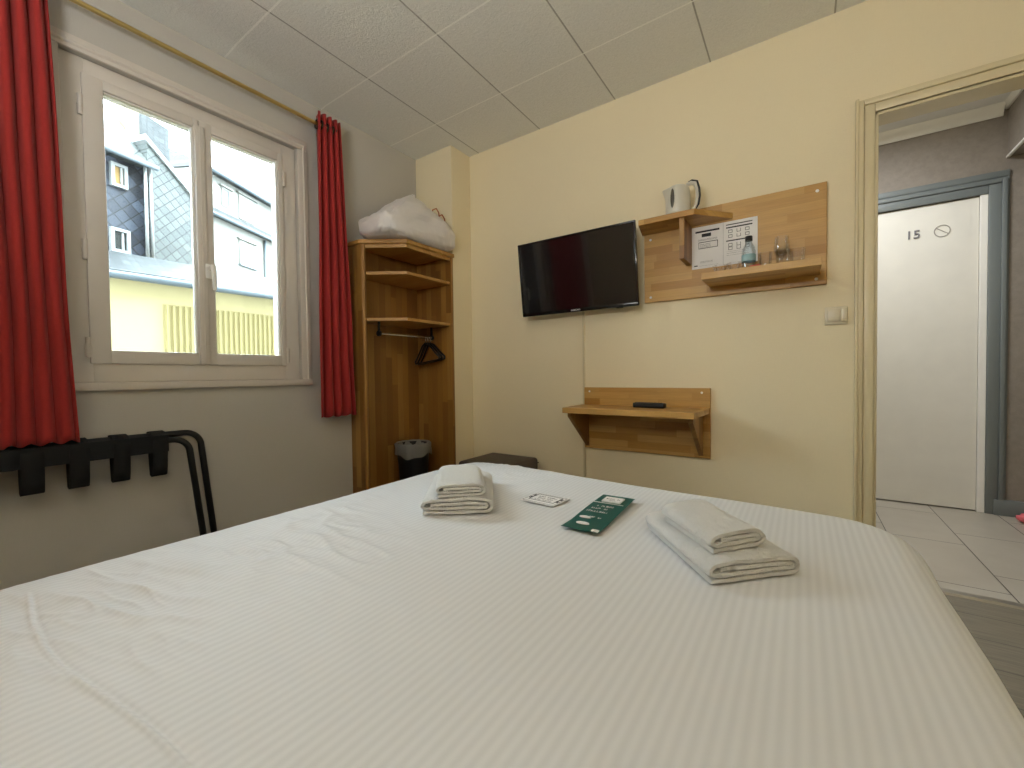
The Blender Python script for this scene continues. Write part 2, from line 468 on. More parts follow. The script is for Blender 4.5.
for (yy, zz) in ((.436, 2.02), (.436, 1.45), (.436, 1.06), (1.232, 2.02), (1.232, 1.05)):
    b = B(); tube(b, [(XW-.016, yy, zz-.04), (XW-.016, yy, zz+.04)], .009); tube(b, [(XW-.016, yy, zz-.003), (XW-.016, yy, zz+.003)], .0105)
    obj('window_hinge', b, 'pvc', w, smooth=40)

# ---------------------------------------------------------------- doorway casing, hall
t_ = empty('trim_2', (.25, YT, 0), kind='structure')
b = B()
def archi(b, side, xo):
    # xo = opening edge, side=-1 left / +1 right
    s = side
    def X(a, c): return (min(xo+s*a, xo+s*c), max(xo+s*a, xo+s*c))
    for (a, c, d) in ((0, .035, .016), (.037, .055, .022), (.055, .066, .03)):
        x0, x1 = X(a, c); box(b, x0, x1, YT-d, YT, 0, dz+c, .003)
box(b, dx0-.06, dx0, YT-.010, YT, 0, dz+.06); box(b, dx1, dx1+.06, YT-.010, YT, 0, dz+.06); box(b, dx0, dx1, YT-.010, YT, dz, dz+.06)
archi(b, -1, dx0); archi(b, 1, dx1)
for (a, c, d) in ((0, .035, .016), (.037, .055, .022), (.055, .066, .009)):
    box(b, dx0-a, dx1+a, YT-d, YT, dz+a, dz+c, .003)
obj('door_architrave', b, 'trim', t_, smooth=30)
b = B(); box(b, dx0, dx0+.012, YT-.004, YT+.11, 0, dz, .002); box(b, dx1-.012, dx1, YT-.004, YT+.11, 0, dz, .002); box(b, dx0, dx1, YT-.004, YT+.11, dz-.012, dz, .002)
obj('door_jamb_lining', b, 'trim', t_)
b = B(); prism(b, [(YT+.035, 0), (YT+.040, .008), (YT+.075, .010), (YT+.082, .001), (YT+.082, 0)], 'x', dx0+.012, dx1-.012)
setp(obj('trim_3', b, 'metalstrip'), kind='structure')

YH = 3.95; HH = 2.57; hx0, hx1 = -.6, 2.3
struct('floor_hall', box(B(), hx0, hx1, YT+.06, YH+.1, -.1, 0), 'tiles')
struct('ceiling_hall', box(B(), hx0, hx1, YT+.1, YH, HH, HH+.1), 'hallceil')
d1x0, d1x1 = .10, .971
b = B(); box(b, hx0, d1x0, YH, YH+.1, 0, HH+.1); box(b, d1x1, hx1, YH, YH+.1, 0, HH+.1); box(b, d1x0, d1x1, YH, YH+.1, 2.035, HH+.1)
struct('wall_hall_back', b, 'hallwall')
struct('wall_light_block', box(B(), d1x0-.2, d1x1+.2, YH+.1, YH+.15, -.1, 2.3), 'door')  # unseen slab added behind the door to stop sky light leaking under it
struct('wall_hall_left', box(B(), hx0-.1, hx0, YT+.1, YH+.1, 0, HH+.1), 'hallwall')
struct('wall_hall_right', box(B(), hx1, hx1+.1, YT+.1, YH+.1, 0, HH+.1), 'hallwall')
# bulkhead running along the hall
bk = empty('trim_4', (1.06, 3.2, 2.25), kind='structure')
obj('bulkhead_beam', box(B(), 1.052, 1.50, YT+.1, YH-.001, 2.247, HH), 'hallwall', bk)
obj('bulkhead_corner_bead', box(B(), 1.044, 1.060, YT+.1, YH-.002, 2.238, 2.252, .003), 'whitepaint', bk)
b = B(); prism(b, [(1.052, HH), (1.052, HH-.03), (1.042, HH-.03), (1.022, HH)], 'y', YT+.1, YH-.001)
obj('bulkhead_coving', b, 'whitepaint', bk)
# coving over the hall back wall
b = B(); pr = [(YH, HH), (YH-.055, HH), (YH-.05, HH-.012), (YH-.03, HH-.03), (YH-.014, HH-.05), (YH-.01, HH-.066), (YH, HH-.066)]
prism(b, pr, 'x', hx0, 1.03)
struct('trim_5', b, 'whitepaint', smooth=30)
# door of room 15
d = empty('door_1', (.53, YH, 0), kind='structure')
b = B()
for (a0, a1, dep) in ((0, .055, .018), (.055, .078, .028), (.078, .09, .014)):
    box(b, d1x1+a0, d1x1+a1, YH-dep, YH+.0, 0, 2.035+a1, .003); box(b, d1x0-a1, d1x0-a0, YH-dep, YH, 0, 2.035+a1, .003)
    box(b, d1x0-a0, d1x1+a0, YH-dep, YH, 2.035+a0, 2.035+a1, .003)
box(b, d1x0-.09, d1x1+.09, YH-.016, YH, 2.126, 2.165, .003)
obj('door_frame', b, 'greyframe', d, smooth=30)
b = B(); box(b, d1x1-.035, d1x1, YH-.01, YH+.07, 0, 2.035, .003); box(b, d1x0, d1x0+.035, YH-.01, YH+.07, 0, 2.035, .003)
obj('door_stop', b, 'whitepaint', d)
b = B(); box(b, d1x0+.036, d1x1-.037, YH+.004, YH+.044, .008, 2.03, .002)
leaf = obj('door_leaf', b, 'door', d)
bm = text_bm('15', .078, .003); bmesh.ops.rotate(bm, verts=bm.verts[:], cent=(0, 0, 0), matrix=Matrix.Rotation(PI/2, 3, 'X'))
bmesh.ops.translate(bm, verts=bm.verts[:], vec=(.622, YH, 1.845))
setp(obj('door_number', bm, 'greyink', leaf), label='dark number 15')
b = B()
lathe(b, [(.040, -.002), (.040, .002), (.035, .002), (.035, -.002), (.040, -.002)], (.765, YH+.002, 1.847), 40, 'y')
t2 = bmesh.new(); bmesh.ops.create_cube(t2, size=1)
for v in t2.verts: v.co = Vector((v.co.x*.075, v.co.y*.003, v.co.z*.005))
bmesh.ops.rotate(t2, verts=t2.verts[:], cent=(0, 0, 0), matrix=Matrix.Rotation(math.radians(38), 3, 'Y'))
bmesh.ops.translate(t2, verts=t2.verts[:], vec=(.765, YH+.002, 1.847)); add(b, t2)
setp(obj('no_entry_ring_sign', b, 'palegrey', leaf), label='thin grey ring with a slanted bar')
b = B(); box(b, d1x1+.035, hx1, YH-.03, YH, 0, .098, .004)
struct('baseboard_hall', b, 'greyframe', smooth=30)
b = B(); box(b, hx0, d1x0-.09, YH-.016, YH, 0, .098, .004)
struct('baseboard_hall_left', b, 'greyframe')
# pink item on the hall floor
b = B(); bmesh.ops.create_icosphere(b, subdivisions=4, radius=1)
for v in b.verts:
    n = noise.noise(v.co*1.7)*.25 + noise.noise(v.co*4)*.08
    v.co = Vector((v.co.x*.09*(1+n), v.co.y*.06*(1+n), max(0, (v.co.z*.6+.5)*.055*(1+n))))
bmesh.ops.translate(b, verts=b.verts[:], vec=(1.165, 3.80, 0))
setp(obj('pink_cloth', b, 'pinkcloth', origin=(1.165, 3.80, 0), smooth='all'), 'small crumpled pink cloth on the hall floor tiles by the grey baseboard', 'cloth')

# ---------------------------------------------------------------- bed
bed = empty('double_bed', (-.5, .4, 0), label='wide double bed under a white finely striped cotton cover', cat='bed')
CX0, CX1, CY0, CY1 = -1.165, .128, -.62, 1.405
TAB = [(0, 0, .55), (.03, .03, .5487), (.055, .054, .5435), (.075, .072, .535), (.095, .087, .522), (.12, .0975, .499), (.16, .106, .46), (.26, .120, .361), (.40, .132, .222), (.47, .136, .152)]
def prof(dd):
    dd = max(0, min(dd, TAB[-1][0]))
    for a, c in zip(TAB, TAB[1:]):
        if dd <= c[0]:
            f = (dd-a[0])/(c[0]-a[0]); return a[1]+(c[1]-a[1])*f, a[2]+(c[2]-a[2])*f
    return TAB[-1][1], TAB[-1][2]
def crease(x, y):
    z = 0
    # long pressed crease towards the window side
    yc = .112 + .05*max(0, x+1.16)**1.6 + .012*math.sin(x*9)
    k = max(0, min(1, (-.42-x)/.12))
    z += k*min(1,max(0,(x+1.15)/.06))*(.0030*math.exp(-((y-yc)/.0032)**2) - .0022*math.exp(-((y-yc-.0065)/.0035)**2))
    # wrinkles on the window side
    kw = max(0, min(1, (-.62-x)/.3)) * max(0, min(1, (math.hypot(x+.88, y-.97)-.22)/.12)) * max(.12, min(1, (x+1.20)/.12))
    p = Vector((x*5+y*2.2, y*3.2-x*1.5, 0))
    z += kw*.008*(abs(noise.noise(p*1.3)) - .22)
    wx = x + .03*noise.noise(Vector((x*6, y*6, 7)))
    rg_ = 1 - abs(noise.noise(Vector((wx*4.5+y*2.5, y*15-x*3, 3))))*2.6
    z += kw*.0065*max(0, rg_)**2
    rg_ = 1 - abs(noise.noise(Vector((x*9+y*3, y*26-x*9, 11))))*2.6
    z += kw*.0028*max(0, rg_)**2
    z += .003*noise.noise(Vector((x*3, y*3, 1)))
    # little tucks in the middle
    for (cx, cy, an, ln) in ((-.16, .40, 1.2, .035), (-.125, .405, 1.5, .03), (-.115, .375, .2, .02), (-.21, .50, .9, .05), (-.185, .42, 1.7, .03)):
        dx, dy = x-cx, y-cy; u = dx*math.cos(an)+dy*math.sin(an); v = -dx*math.sin(an)+dy*math.cos(an)
        z += .0016*math.exp(-(u/ln)**2)*math.exp(-(v/.0035)**2)
    return z
b = B(); uvl = b.loops.layers.uv.new('UVMap')
RC = .06; LM = TAB[-1][0]
def lin_range(a, c, st):
    n = max(1, round((c-a)/st)); return [a+(c-a)*i/n for i in range(n+1)]
xs = lin_range(CX0-LM, CX0-.001, .014)[:-1] + lin_range(CX0, CX1, .0065) + lin_range(CX1+.001, CX1+LM, .014)[1:]
ys = lin_range(CY0-.001, -.1, .02) [:-1] + lin_range(-.1, .08, .006)[:-1] + lin_range(.08, .25, .0022)[:-1] + lin_range(.25, CY1, .006) + lin_range(CY1+.001, CY1+LM, .014)[1:]
grid = []; flat = {}
for x in xs:
    row = []
    for y in ys:
        dcy = -.052*max(0, min(1.25, x+1.1)); CYX = CY1 + dcy; ye = y + dcy*max(0, min(1, y/CY1))   # the foot runs very slightly askew
        qx = min(max(x, CX0+RC), CX1-RC); qy = min(ye, CYX-RC)
        dx, dy = x-qx, ye-qy; L = math.hypot(dx, dy); dd = max(0, L-RC)
        if L > 1e-9: ux, uy = dx/L, dy/L
        else: ux = uy = 0
        o_, z = prof(dd); R_ = min(L, RC) + o_
        px, py = qx+ux*R_, qy+uy*R_
        side = max(0, min(1, (.53-z)/.1))
        if side > 0:
            nn = noise.noise(Vector((x*4, y*4, z*2)))*.02*side + .012*side*math.sin(8*(py if abs(ux) > .7 else px)*2)
            px += ux*nn; py += uy*nn
        z += crease(px, py)*(1-side)
        v = b.verts.new((px, py, z)); flat[v] = (x, y); row.append(v)
    grid.append(row)
for i in range(len(xs)-1):
    for j in range(len(ys)-1):
        f = b.faces.new((grid[i][j], grid[i+1][j], grid[i+1][j+1], grid[i][j+1])); f.smooth = True
        for lp in f.loops: lp[uvl].uv = flat[lp.vert]
bmesh.ops.remove_doubles(b, verts=b.verts[:], dist=1e-5)
cov = obj('bedspread', b, 'bed', bed)
for p in cov.data.polygons: p.use_smooth = True
sm = cov.modifiers.new('thick', 'SOLIDIFY'); sm.thickness = .004; sm.offset = -1
obj('mattress', box(B(), CX0+.03, CX1-.03, CY0+.02, CY1-.07, .30, .535, .05, 4), 'whitepaint', bed, smooth=40)
obj('bed_base', box(B(), CX0+.04, CX1-.04, CY0+.03, CY1-.08, .12, .30, .01), 'dim', bed)
for (x, y) in ((CX0+.12, CY0+.15), (CX1-.12, CY0+.15), (CX0+.12, CY1-.2), (CX1-.12, CY1-.2)):
    b = B(); lathe(b, [(0, 0), (.022, 0), (.03, .12), (0, .12)], (x, y, 0), 20); obj('leg', b, 'black', bed, smooth=40)

# ---------------------------------------------------------------- towels
def towel(name, w, l, h, loc, rz, seed, label, cat, group, shear=0.0):
    """a towel folded into thirds and doubled: its cut edge shows the rolled layers"""
    rnd = random.Random(seed); t = h/4.0; path = []
    hw = w/2 - 1.6*t
    def z(k): return (k+.5)*t
    path += [(-hw-.9*t + (2*hw+.9*t)*i/14, z(0)) for i in range(15)]
    path += [(hw + 1.5*t*math.sin(a), 2*t - 1.5*t*math.cos(a)) for a in [PI*i/12 for i in range(1, 12)]]
    path += [(hw - 2*hw*i/14, z(3)) for i in range(15)]
    path += [(-hw - t*math.sin(a), 2.5*t + t*math.cos(a)) for a in [PI*i/10 for i in range(1, 10)]]
    path += [(-hw + (2*hw-.2*t)*i/12, z(1)) for i in range(13)]
    path += [(hw - .2*t + .5*t*math.sin(a), 2*t - .5*t*math.cos(a)) for a in [PI*i/6 for i in range(1, 6)]]
    path += [(hw - .2*t - (2*hw-1.2*t)*i/12, z(2)) for i in range(13)]
    top_ = lambda q: q/h
    N = len(path); th = t*.52; bm = bmesh.new(); rows = []
    NS = 22
    for s in range(NS+1):
        yy = -l/2 + l*s/NS; e = min(s, NS-s)/NS*l
        rd = 1 - .35*max(0, 1-e/.008)**2; A = []; Bq = []
        for i, (x, zz) in enumerate(path):
            a = path[max(i-1, 0)]; c = path[min(i+1, N-1)]
            dx, dz = c[0]-a[0], c[1]-a[1]; m = math.hypot(dx, dz) or 1; nx, nz = -dz/m, dx/m
            wob = .0020*noise.noise(Vector((x*35, yy*22, seed+zz*40))) + .0045*noise.noise(Vector((x*11, yy*8, seed))) - .004*(abs(x)/hw)**4*(1 if top_(zz) > .5 else 0)
            yo = yy + (.004*noise.noise(Vector((x*25, zz*160, seed*3+s*.0))) if e < .02 else 0) * (1 - e/.02 if e < .02 else 0)
            kk = th*rd; yo += shear*x
            top = zz/h
            A.append(bm.verts.new((x+nx*kk, yo, max(.0004, zz+nz*kk + wob*top))))
            Bq.append(bm.verts.new((x-nx*kk, yo, max(.0004, zz-nz*kk + wob*top))))
        rows.append((A, Bq))
    for s in range(NS):
        (A, Bq), (A2, B2) = rows[s], rows[s+1]
        for i in range(N-1):
            bm.faces.new((A[i], A[i+1], A2[i+1], A2[i])); bm.faces.new((Bq[i+1], Bq[i], B2[i], B2[i+1]))
        bm.faces.new((A[0], A2[0], B2[0], Bq[0])); bm.faces.new((A[-1], Bq[-1], B2[-1], A2[-1]))
    for A, Bq in (rows[0], rows[-1]):
        for i in range(N-1): bm.faces.new((A[i], Bq[i], Bq[i+1], A[i+1]))
    bmesh.ops.recalc_face_normals(bm, faces=bm.faces[:])
    o = obj(name, bm, 'towel', origin=loc, local=True, smooth=55); o.rotation_euler = (0, 0, rz)
    return setp(o, label, cat, group)
def stack_axis(fx, fy, gx, gy): return math.atan2(gy-fy, gx-fx)
ZB = .5535
def place(fl, fr, l):
    a = math.atan2(fr[1]-fl[1], fr[0]-fl[0]); w = math.hypot(fr[0]-fl[0], fr[1]-fl[1])
    cx, cy = (fl[0]+fr[0])/2, (fl[1]+fr[1])/2
    return w, (cx - math.sin(a)*l/2, cy + math.cos(a)*l/2), a
def placed(fl, deg, w, l):
    a = math.radians(deg); ux, uy = math.cos(a), math.sin(a)
    return (fl[0] + ux*w/2 - uy*l/2, fl[1] + uy*w/2 + ux*l/2), a
c_, a_ = placed((-.845, .785), 38, .195, .34)
towel('bath_towel', .195, .34, .044, (*c_, ZB), a_, 3, 'folded white bath towel on the bed, lower of the stack by the window side', 'towel', 'folded towels on the bed')
c_, a_ = placed((-.815, .812), 42, .135, .25)
towel('hand_towel', .135, .25, .036, (*c_, ZB+.046), a_, 5, 'small folded white towel on top of the stack nearer the wardrobe', 'towel', 'folded towels on the bed')
c_, a_ = placed((-.143, .808), 39, .19, .285)
towel('bath_towel', .19, .285, .040, (*c_, ZB), a_, 8, 'folded white bath towel on the bed, lower of the stack nearer the doorway', 'towel', 'folded towels on the bed', .13)
c_, a_ = placed((-.145, .842), 42, .125, .185)
towel('hand_towel', .125, .185, .040, (*c_, ZB+.042), a_, 11, 'small folded white towel on top of the stack nearer the doorway', 'towel', 'folded towels on the bed', .15)

# ---------------------------------------------------------------- leaflet and card
def marks(bm, rows, z, th=.0004):
    """rows of tiny letter-like strokes: (x0, x1, y, height)"""
    for (x0, x1, y, hh) in rows:
        x = x0
        while x < x1:
            w = hh*random.uniform(.25, .6)
            k = random.random()
            if k < .85:
                box(bm, x, x+hh*.12, y-hh/2, y+hh/2*random.choice((1, .6)), z, z+th)
                box(bm, x, min(x+w, x1), y-hh*.05+random.choice((-.4, .0, .4))*hh, y+hh*.07+random.choice((-.4, .0, .35))*hh, z, z+th)
            x += w + hh*.18
def quadz(bm, pts, z0, z1): prism(bm, pts, 'z', z0, z1)
lf = empty('green_leaflet', (-.440, 1.052, .5545), rz=math.radians(2), label='dark green leaflet with white writing lying on the bed between the towel stacks', cat='leaflet')
b = B(); N = 14; t = bmesh.new(); rr_ = []
for j in range(N+1):
    y = -.148 + .296*j/N; zz = .004 + .006*abs(math.sin((j/N-.2)*2.2))
    rr_.append([t.verts.new((x, y, zz)) for x in (-.048, -.016, .016, .048)] )
for j in range(N):
    for k in range(3): t.faces.new((rr_[j][k], rr_[j][k+1], rr_[j+1][k+1], rr_[j+1][k]))
bmesh.ops.solidify(t, geom=t.faces[:], thickness=.0015); bmesh.ops.recalc_face_normals(t, faces=t.faces[:]); add(b, t)
obj('cover_sheet', b, 'green', lf, local=True, smooth=40)
def lz(y):
    j = (y+.148)/.296; return .0065 + .006*abs(math.sin((j-.2)*2.2))
b = B(); box(b, -.028, .026, .078, .122, lz(.1)-.0035, lz(.1)+.0012, .0005); lg = setp(obj('logo_panel', b, 'paper', lf, local=True), label='white panel with a small printed logo')
b = B(); marks(b, [(-.020, .018, .100, .010)], lz(.1)+.0012); marks(b, [(-.008, .008, .088, .006)], lz(.1)+.0012); obj('logo_print', b, 'greyink', lg, local=True)
b = B()
for (x0, x1, y, hh) in ((-.022, .024, .032, .012), (-.030, .016, .010, .012), (-.034, .022, -.014, .012), (-.010, .020, -.055, .009)):
    b = B(); marks(b, [(x0, x1, y, hh)], lz(y)+.0008); obj('text_line', b, 'paper', lf, local=True)
b = B(); box(b, -.045, .04, .062, .0632, lz(.06)-.001, lz(.06)+.0009); obj('divider_line', b, 'paper', lf, local=True)
b = B()
for (cx, cy, rx, ry) in ((-.020, -.062, .015, .009), (-.008, -.106, .017, .010)):
    pts = [(cx+rx*math.cos(2*PI*k/24), cy+ry*math.sin(2*PI*k/24)*(1 if k < 12 else .6)) for k in range(24)]
    b = B(); quadz(b, pts, lz(cy)-.001, lz(cy)+.0011); obj('leaf_print', b, 'paper', lf, local=True)
b = B(); box(b, .030, .047, -.146, -.136, lz(-.14)-.002, lz(-.14)+.001); obj('corner_tab', b, 'paper', lf, local=True)
cd = empty('info_card', (-.633, 1.088, .5545), rz=math.radians(-4), label='small white card with a black ornamental frame on the bed beside the green leaflet', cat='card')
b = B(); box(b, -.058, .058, -.046, .046, .0, .0015, .0004); obj('card_sheet', b, 'paper', cd, local=True)
b = B(); zc = .0015
def frame2(b, x0, x1, y0, y1, w, z):
    box(b, x0, x1, y0, y0+w, z, z+.0004); box(b, x0, x1, y1-w, y1, z, z+.0004); box(b, x0, x0+w, y0, y1, z, z+.0004); box(b, x1-w, x1, y0, y1, z, z+.0004)
frame2(b, -.044, .044, -.024, .034, .0022, zc); frame2(b, -.054, .054, -.040, .040, .0008, zc)
for s in (-1, 1):
    for k in (0, 1, 3, 4):
        a = k/4; quadz(b, [(s*(.046+.006*math.cos(q)) , .006+(a-.5)*.030+.0032*math.sin(q)) for q in [2*PI*i/10 for i in range(10)]][::s], zc, zc+.0005)
obj('ornament_frame', b, 'ink', cd, local=True)
b = B(); 
for rw in ((-.030, .030, .016, .010), (-.024, .026, .001, .006), (-.030, .028, -.012, .005)):
    b = B(); marks(b, [rw], zc); obj('text_line', b, 'greyink', cd, local=True)

# ---------------------------------------------------------------- curtains + rod
zr = 2.352; xr = -2.25
rod = empty('curtain_rod', (xr, .5, zr), label='thin brass curtain rod running above the window', cat='curtain rod')
obj('rod', tube(B(), [(xr, -.6, zr), (xr, 1.46, zr)], .010, 16), 'brass', rod, smooth=40)
for yy in (-.5, 1.44):
    b = B(); tube(b, [(XW, yy, zr-.01), (XW+.02, yy, zr-.02), (xr, yy, zr-.012)], .006); lathe(b, [(.0, 0), (.022, 0), (.022, .005), (0, .007)], (XW, yy, zr-.01), 20, 'x')
    obj('wall_bracket', b, 'brass', rod, smooth=40)
def curtain(name, y0t, y1t, y0b, y1b, nf, amp, ampb, ph, label, zbot=.70):
    c = empty(name, (xr, (y0t+y1t)/2, zbot), label=label, cat='curtain', group='red curtains at the window')
    b = B(); NU, NZ = nf*22, 60; ztop = zr+.062; rows = []
    for j in range(NZ+1):
        f = j/NZ; z = ztop + (zbot-ztop)*f; row = []
        for i in range(NU+1):
            u = i/NU; a = 2*PI*nf*u + ph
            g = f**.9
            y = (y0t+(y1t-y0t)*u)*(1-g) + (y0b+(y1b-y0b)*u)*g
            A = amp*(1-g) + ampb*g
            x = xr + A*(2*abs(math.sin(a/2))**.8 - 1.2) + .012*g*noise.noise(Vector((u*5, z*1.5, ph)))
            y += .05*A*math.sin(2*a) + .012*g*noise.noise(Vector((u*6, z*1.2, ph+9)))
            zz = z - (0.006*math.sin(a*1.0+.5) if j == NZ else 0)
            row.append(b.verts.new((x, y, zz)))
        rows.append(row)
    for j in range(NZ):
        for i in range(NU): b.faces.new((rows[j][i], rows[j][i+1], rows[j+1][i+1], rows[j+1][i]))
    o = obj('curtain_cloth', b, 'curtain', c, smooth='all')
    s = o.modifiers.new('thick', 'SOLIDIFY'); s.thickness = .0035; s.offset = 0
    for k in range(2*nf):
        u = (k*PI - ph % PI)/(2*PI*nf)
        if not 0.02 < u < .98: continue
        yy = y0t + (y1t-y0t)*u
        e = B(); lathe(e, [(.020, -.004), (.028, -.003), (.029, .003), (.020, .004), (.0165, 0), (.020, -.004)], (xr, yy, zr), 28, 'y')
        obj('eyelet', e, 'bronze', c, smooth='all')
    return c
curtain('curtain', -.42, .336, -.50, .380, 19, .022, .013, 1.1, 'long red eyelet curtain hanging left of the window above the luggage rack')
curtain('curtain', 1.368, 1.505, 1.350, 1.580, 4, .034, .020, 2.2, 'narrow bunched red eyelet curtain between the window and the wardrobe')

# ---------------------------------------------------------------- luggage rack, folded against the wall
lr = empty('luggage_rack', (-2.28, .4, 0), label='folded black luggage rack with hanging webbing straps below the window', cat='luggage rack')
def uframe(x, lean, y0, y1, z, r):
    R_ = .065; pts = []
    pts.append((x+lean, y1+.06, .012))
    pts += [(x, y, zz) for (y, zz) in arc((y1-R_, z-R_), R_, 0, PI/2, 8, lambda a, c: (a, c))]
    pts += [(x, y, zz) for (y, zz) in arc((y0+R_, z-R_), R_, PI/2, PI, 8, lambda a, c: (a, c))]
    pts.append((x+lean, y0-.045, .012))
    return tube(B(), pts, r, 14)
obj('outer_frame', uframe(-2.312, .0, -.10, .795, .684, .013), 'blackmetal', lr, smooth='all')
obj('inner_frame', uframe(-2.262, .01, -.06, .735, .664, .013), 'blackmetal', lr, smooth='all')
for i, yc in enumerate((-.0, .143, .262, .382, .505, .628)):
    b = B(); hw = .027; t = bmesh.new()
    pth = []
    zt = .690; zb = .53 - .002*i
    outer = [(-2.330, .684), (-2.326, .700), (-2.312, .703), (-2.285, .700), (-2.262, .688), (-2.244, .668), (-2.245, .640), (-2.252, .60), (-2.256, .555), (-2.264, zb), (-2.282, zb-.006), (-2.300, zb), (-2.306, .56), (-2.312, .62), (-2.330, .66)]
    n_ = len(outer); L_ = [t.verts.new((x, yc-hw, z)) for x, z in outer]; R2 = [t.verts.new((x, yc+hw+.004*math.sin(i), z)) for x, z in outer]
    for k in range(n_): j = (k+1) % n_; t.faces.new((L_[k], L_[j], R2[j], R2[k]))
    bmesh.ops.recalc_face_normals(t, faces=t.faces[:]); add(b, t)
    o = obj('strap', b, 'webbing', lr, smooth=60); s = o.modifiers.new('thick', 'SOLIDIFY'); s.thickness = .003; s.offset = 0
b = B()
box(b, -2.252, -2.247, -.05, .655, .618, .690, .0015)
obj('cross_webbing', b, 'webbing', lr)

# ---------------------------------------------------------------- corner wardrobe
wd = empty('corner_wardrobe', (-2.2, 1.9, 0), label='tall open corner wardrobe of jointed brown oak with shelves and a hanging rail', cat='wardrobe')
ZT = 1.735; XFr = -1.985
def fivegon(x0, y0, ix, iy, xf, yf, yb):
    return [(x0, y0), (ix, y0), (xf, yf), (xf, yb), (x0, yb)]
obj('side_panel', box(B(), XW+.001, -2.205, 1.612, 1.634, 0, ZT, .002), 'oak_z', wd)
b = B(); prism(b, [(-2.207, 1.6125), (-2.192, 1.622), (-2.200, 1.640), (-2.215, 1.634)], 'z', 0, ZT, .001); obj('front_stile', b, 'oak_z', wd)
obj('back_panel', box(B(), XW+.001, XW+.020, 1.634, 2.188, 0, ZT), 'oak_z', wd)
obj('end_panel', box(B(), XW+.02, XFr, 2.166, 2.188, 0, ZT, .002), 'oak_z', wd)
b = B(); prism(b, [(XW+.001, 1.602), (-2.215, 1.602), (-1.975, 1.770), (-1.970, 2.188), (XW+.001, 2.188)], 'z', ZT, ZT+.026, .004); obj('top_board', b, 'oak_edge', wd)
b = B()
prism(b, [(-2.203, 1.632), (-1.990, 1.777), (-1.997, 1.793), (-2.213, 1.646)], 'z', ZT-.022, ZT); prism(b, [(-1.990, 1.777), (-1.990, 2.166), (-2.005, 2.166), (-2.005, 1.79)], 'z', ZT-.022, ZT)
obj('top_rail', b, 'oak_edge', wd)
for zt in (1.572, 1.288, .20):
    b = B(); prism(b, [(XW+.02, 1.634), (-2.215, 1.634), (-1.998, 1.785), (-1.998, 2.166), (XW+.02, 2.166)], 'z', zt-.020, zt, .002)
    obj('shelf', b, 'oak_edge', wd)
b = B(); prism(b, [(-2.222, 1.642), (-2.012, 1.79), (-2.012, 2.166), (-2.03, 2.166), (-2.03, 1.80), (-2.235, 1.655)], 'z', 0, .18); obj('plinth', b, 'oak_z', wd)
b = B(); xr2, zr2 = -2.165, 1.195; tube(b, [(xr2, 1.70, zr2), (xr2, 2.155, zr2)], .0095, 16); obj('hanging_rail', b, 'chrome', wd, smooth=40)
for yy in (1.700, 2.150):
    b = B(); lathe(b, [(0, -.008), (.017, -.008), (.017, .008), (0, .008)], (xr2, yy, zr2), 20, 'y'); box(b, xr2-.005, xr2+.005, yy-.006, yy+.006, zr2, 1.268)
    obj('rail_bracket', b, 'black', wd, smooth=40)
# hangers
def hanger():
    h = empty('clothes_hanger', (xr2, 2.1, zr2), label='black plastic clothes hanger bunched with others at the end of the wardrobe rail', cat='hanger', group='hangers on the wardrobe rail')
    b = B(); r = .0135
    hook = [(r*math.cos(a), 0, r*math.sin(a)+.0) for a in [math.radians(q) for q in range(-20, 230, 20)]]
    hook = hook[::-1]; pts = hook[::-1]
    pts = [(r*math.cos(math.radians(q)), 0, r*math.sin(math.radians(q))) for q in range(200, -60, -20)] + [(.004, 0, -.022), (0, 0, -.045)]
    tube(b, pts, .0022, 8); obj('hook', b, 'chrome', h, local=True, smooth='all')
    b = B(); w = .118
    tri = [(0, 0, -.040), (.03, 0, -.055), (w*.75, 0, -.125), (w, 0, -.155), (w-.004, 0, -.170), (w*.5, 0, -.172), (-w*.5, 0, -.172), (-w+.004, 0, -.170), (-w, 0, -.155), (-w*.75, 0, -.125), (-.03, 0, -.055), (0, 0, -.040)]
    tube(b, tri, .0062, 10, cap=False); obj('shoulder_frame', b, 'black', h, local=True, smooth='all')
    return h
h0 = hanger(); h0.location = (xr2, 2.133, zr2+.0); h0.rotation_euler = (0, math.radians(-9), 0)
for yy, rr in ((2.117, -6), (2.101, -10), (2.085, -7)):
    c = copy_tree(h0); c.location = (xr2, yy, zr2); c.rotation_euler = (0, math.radians(rr), 0)
# waste bin
wb = empty('waste_bin', (-2.135, 1.935, .20), label='black round waste bin with a grey liner standing inside the wardrobe', cat='bin')
b = B(); lathe(b, [(0, .0), (.088, 0), (.108, .272), (.111, .272), (.111, .278), (.104, .278), (.086, .01), (0, .01)], (-2.135, 1.935, .201), 40); obj('bin_body', b, 'black', wb, smooth=40)
def lf_(p, a):
    k = .008*noise.noise(Vector((math.cos(a)*4, math.sin(a)*4, p.z*25))); q = p.copy(); s = 1 + k*8/1.2; q.x *= s; q.y *= s
    if p.z < .25: q.z += .012*math.sin(a*3+1) + .006*math.sin(a*7)
    return q
b = B(); lathe(b, [(.085, .15), (.104, .276), (.112, .287), (.118, .28), (.1185, .25), (.119, .232), (.120, .205)], (-2.135, 1.935, .201), 72, fn=lf_); obj('bin_liner', b, 'binbag', wb, smooth='all')
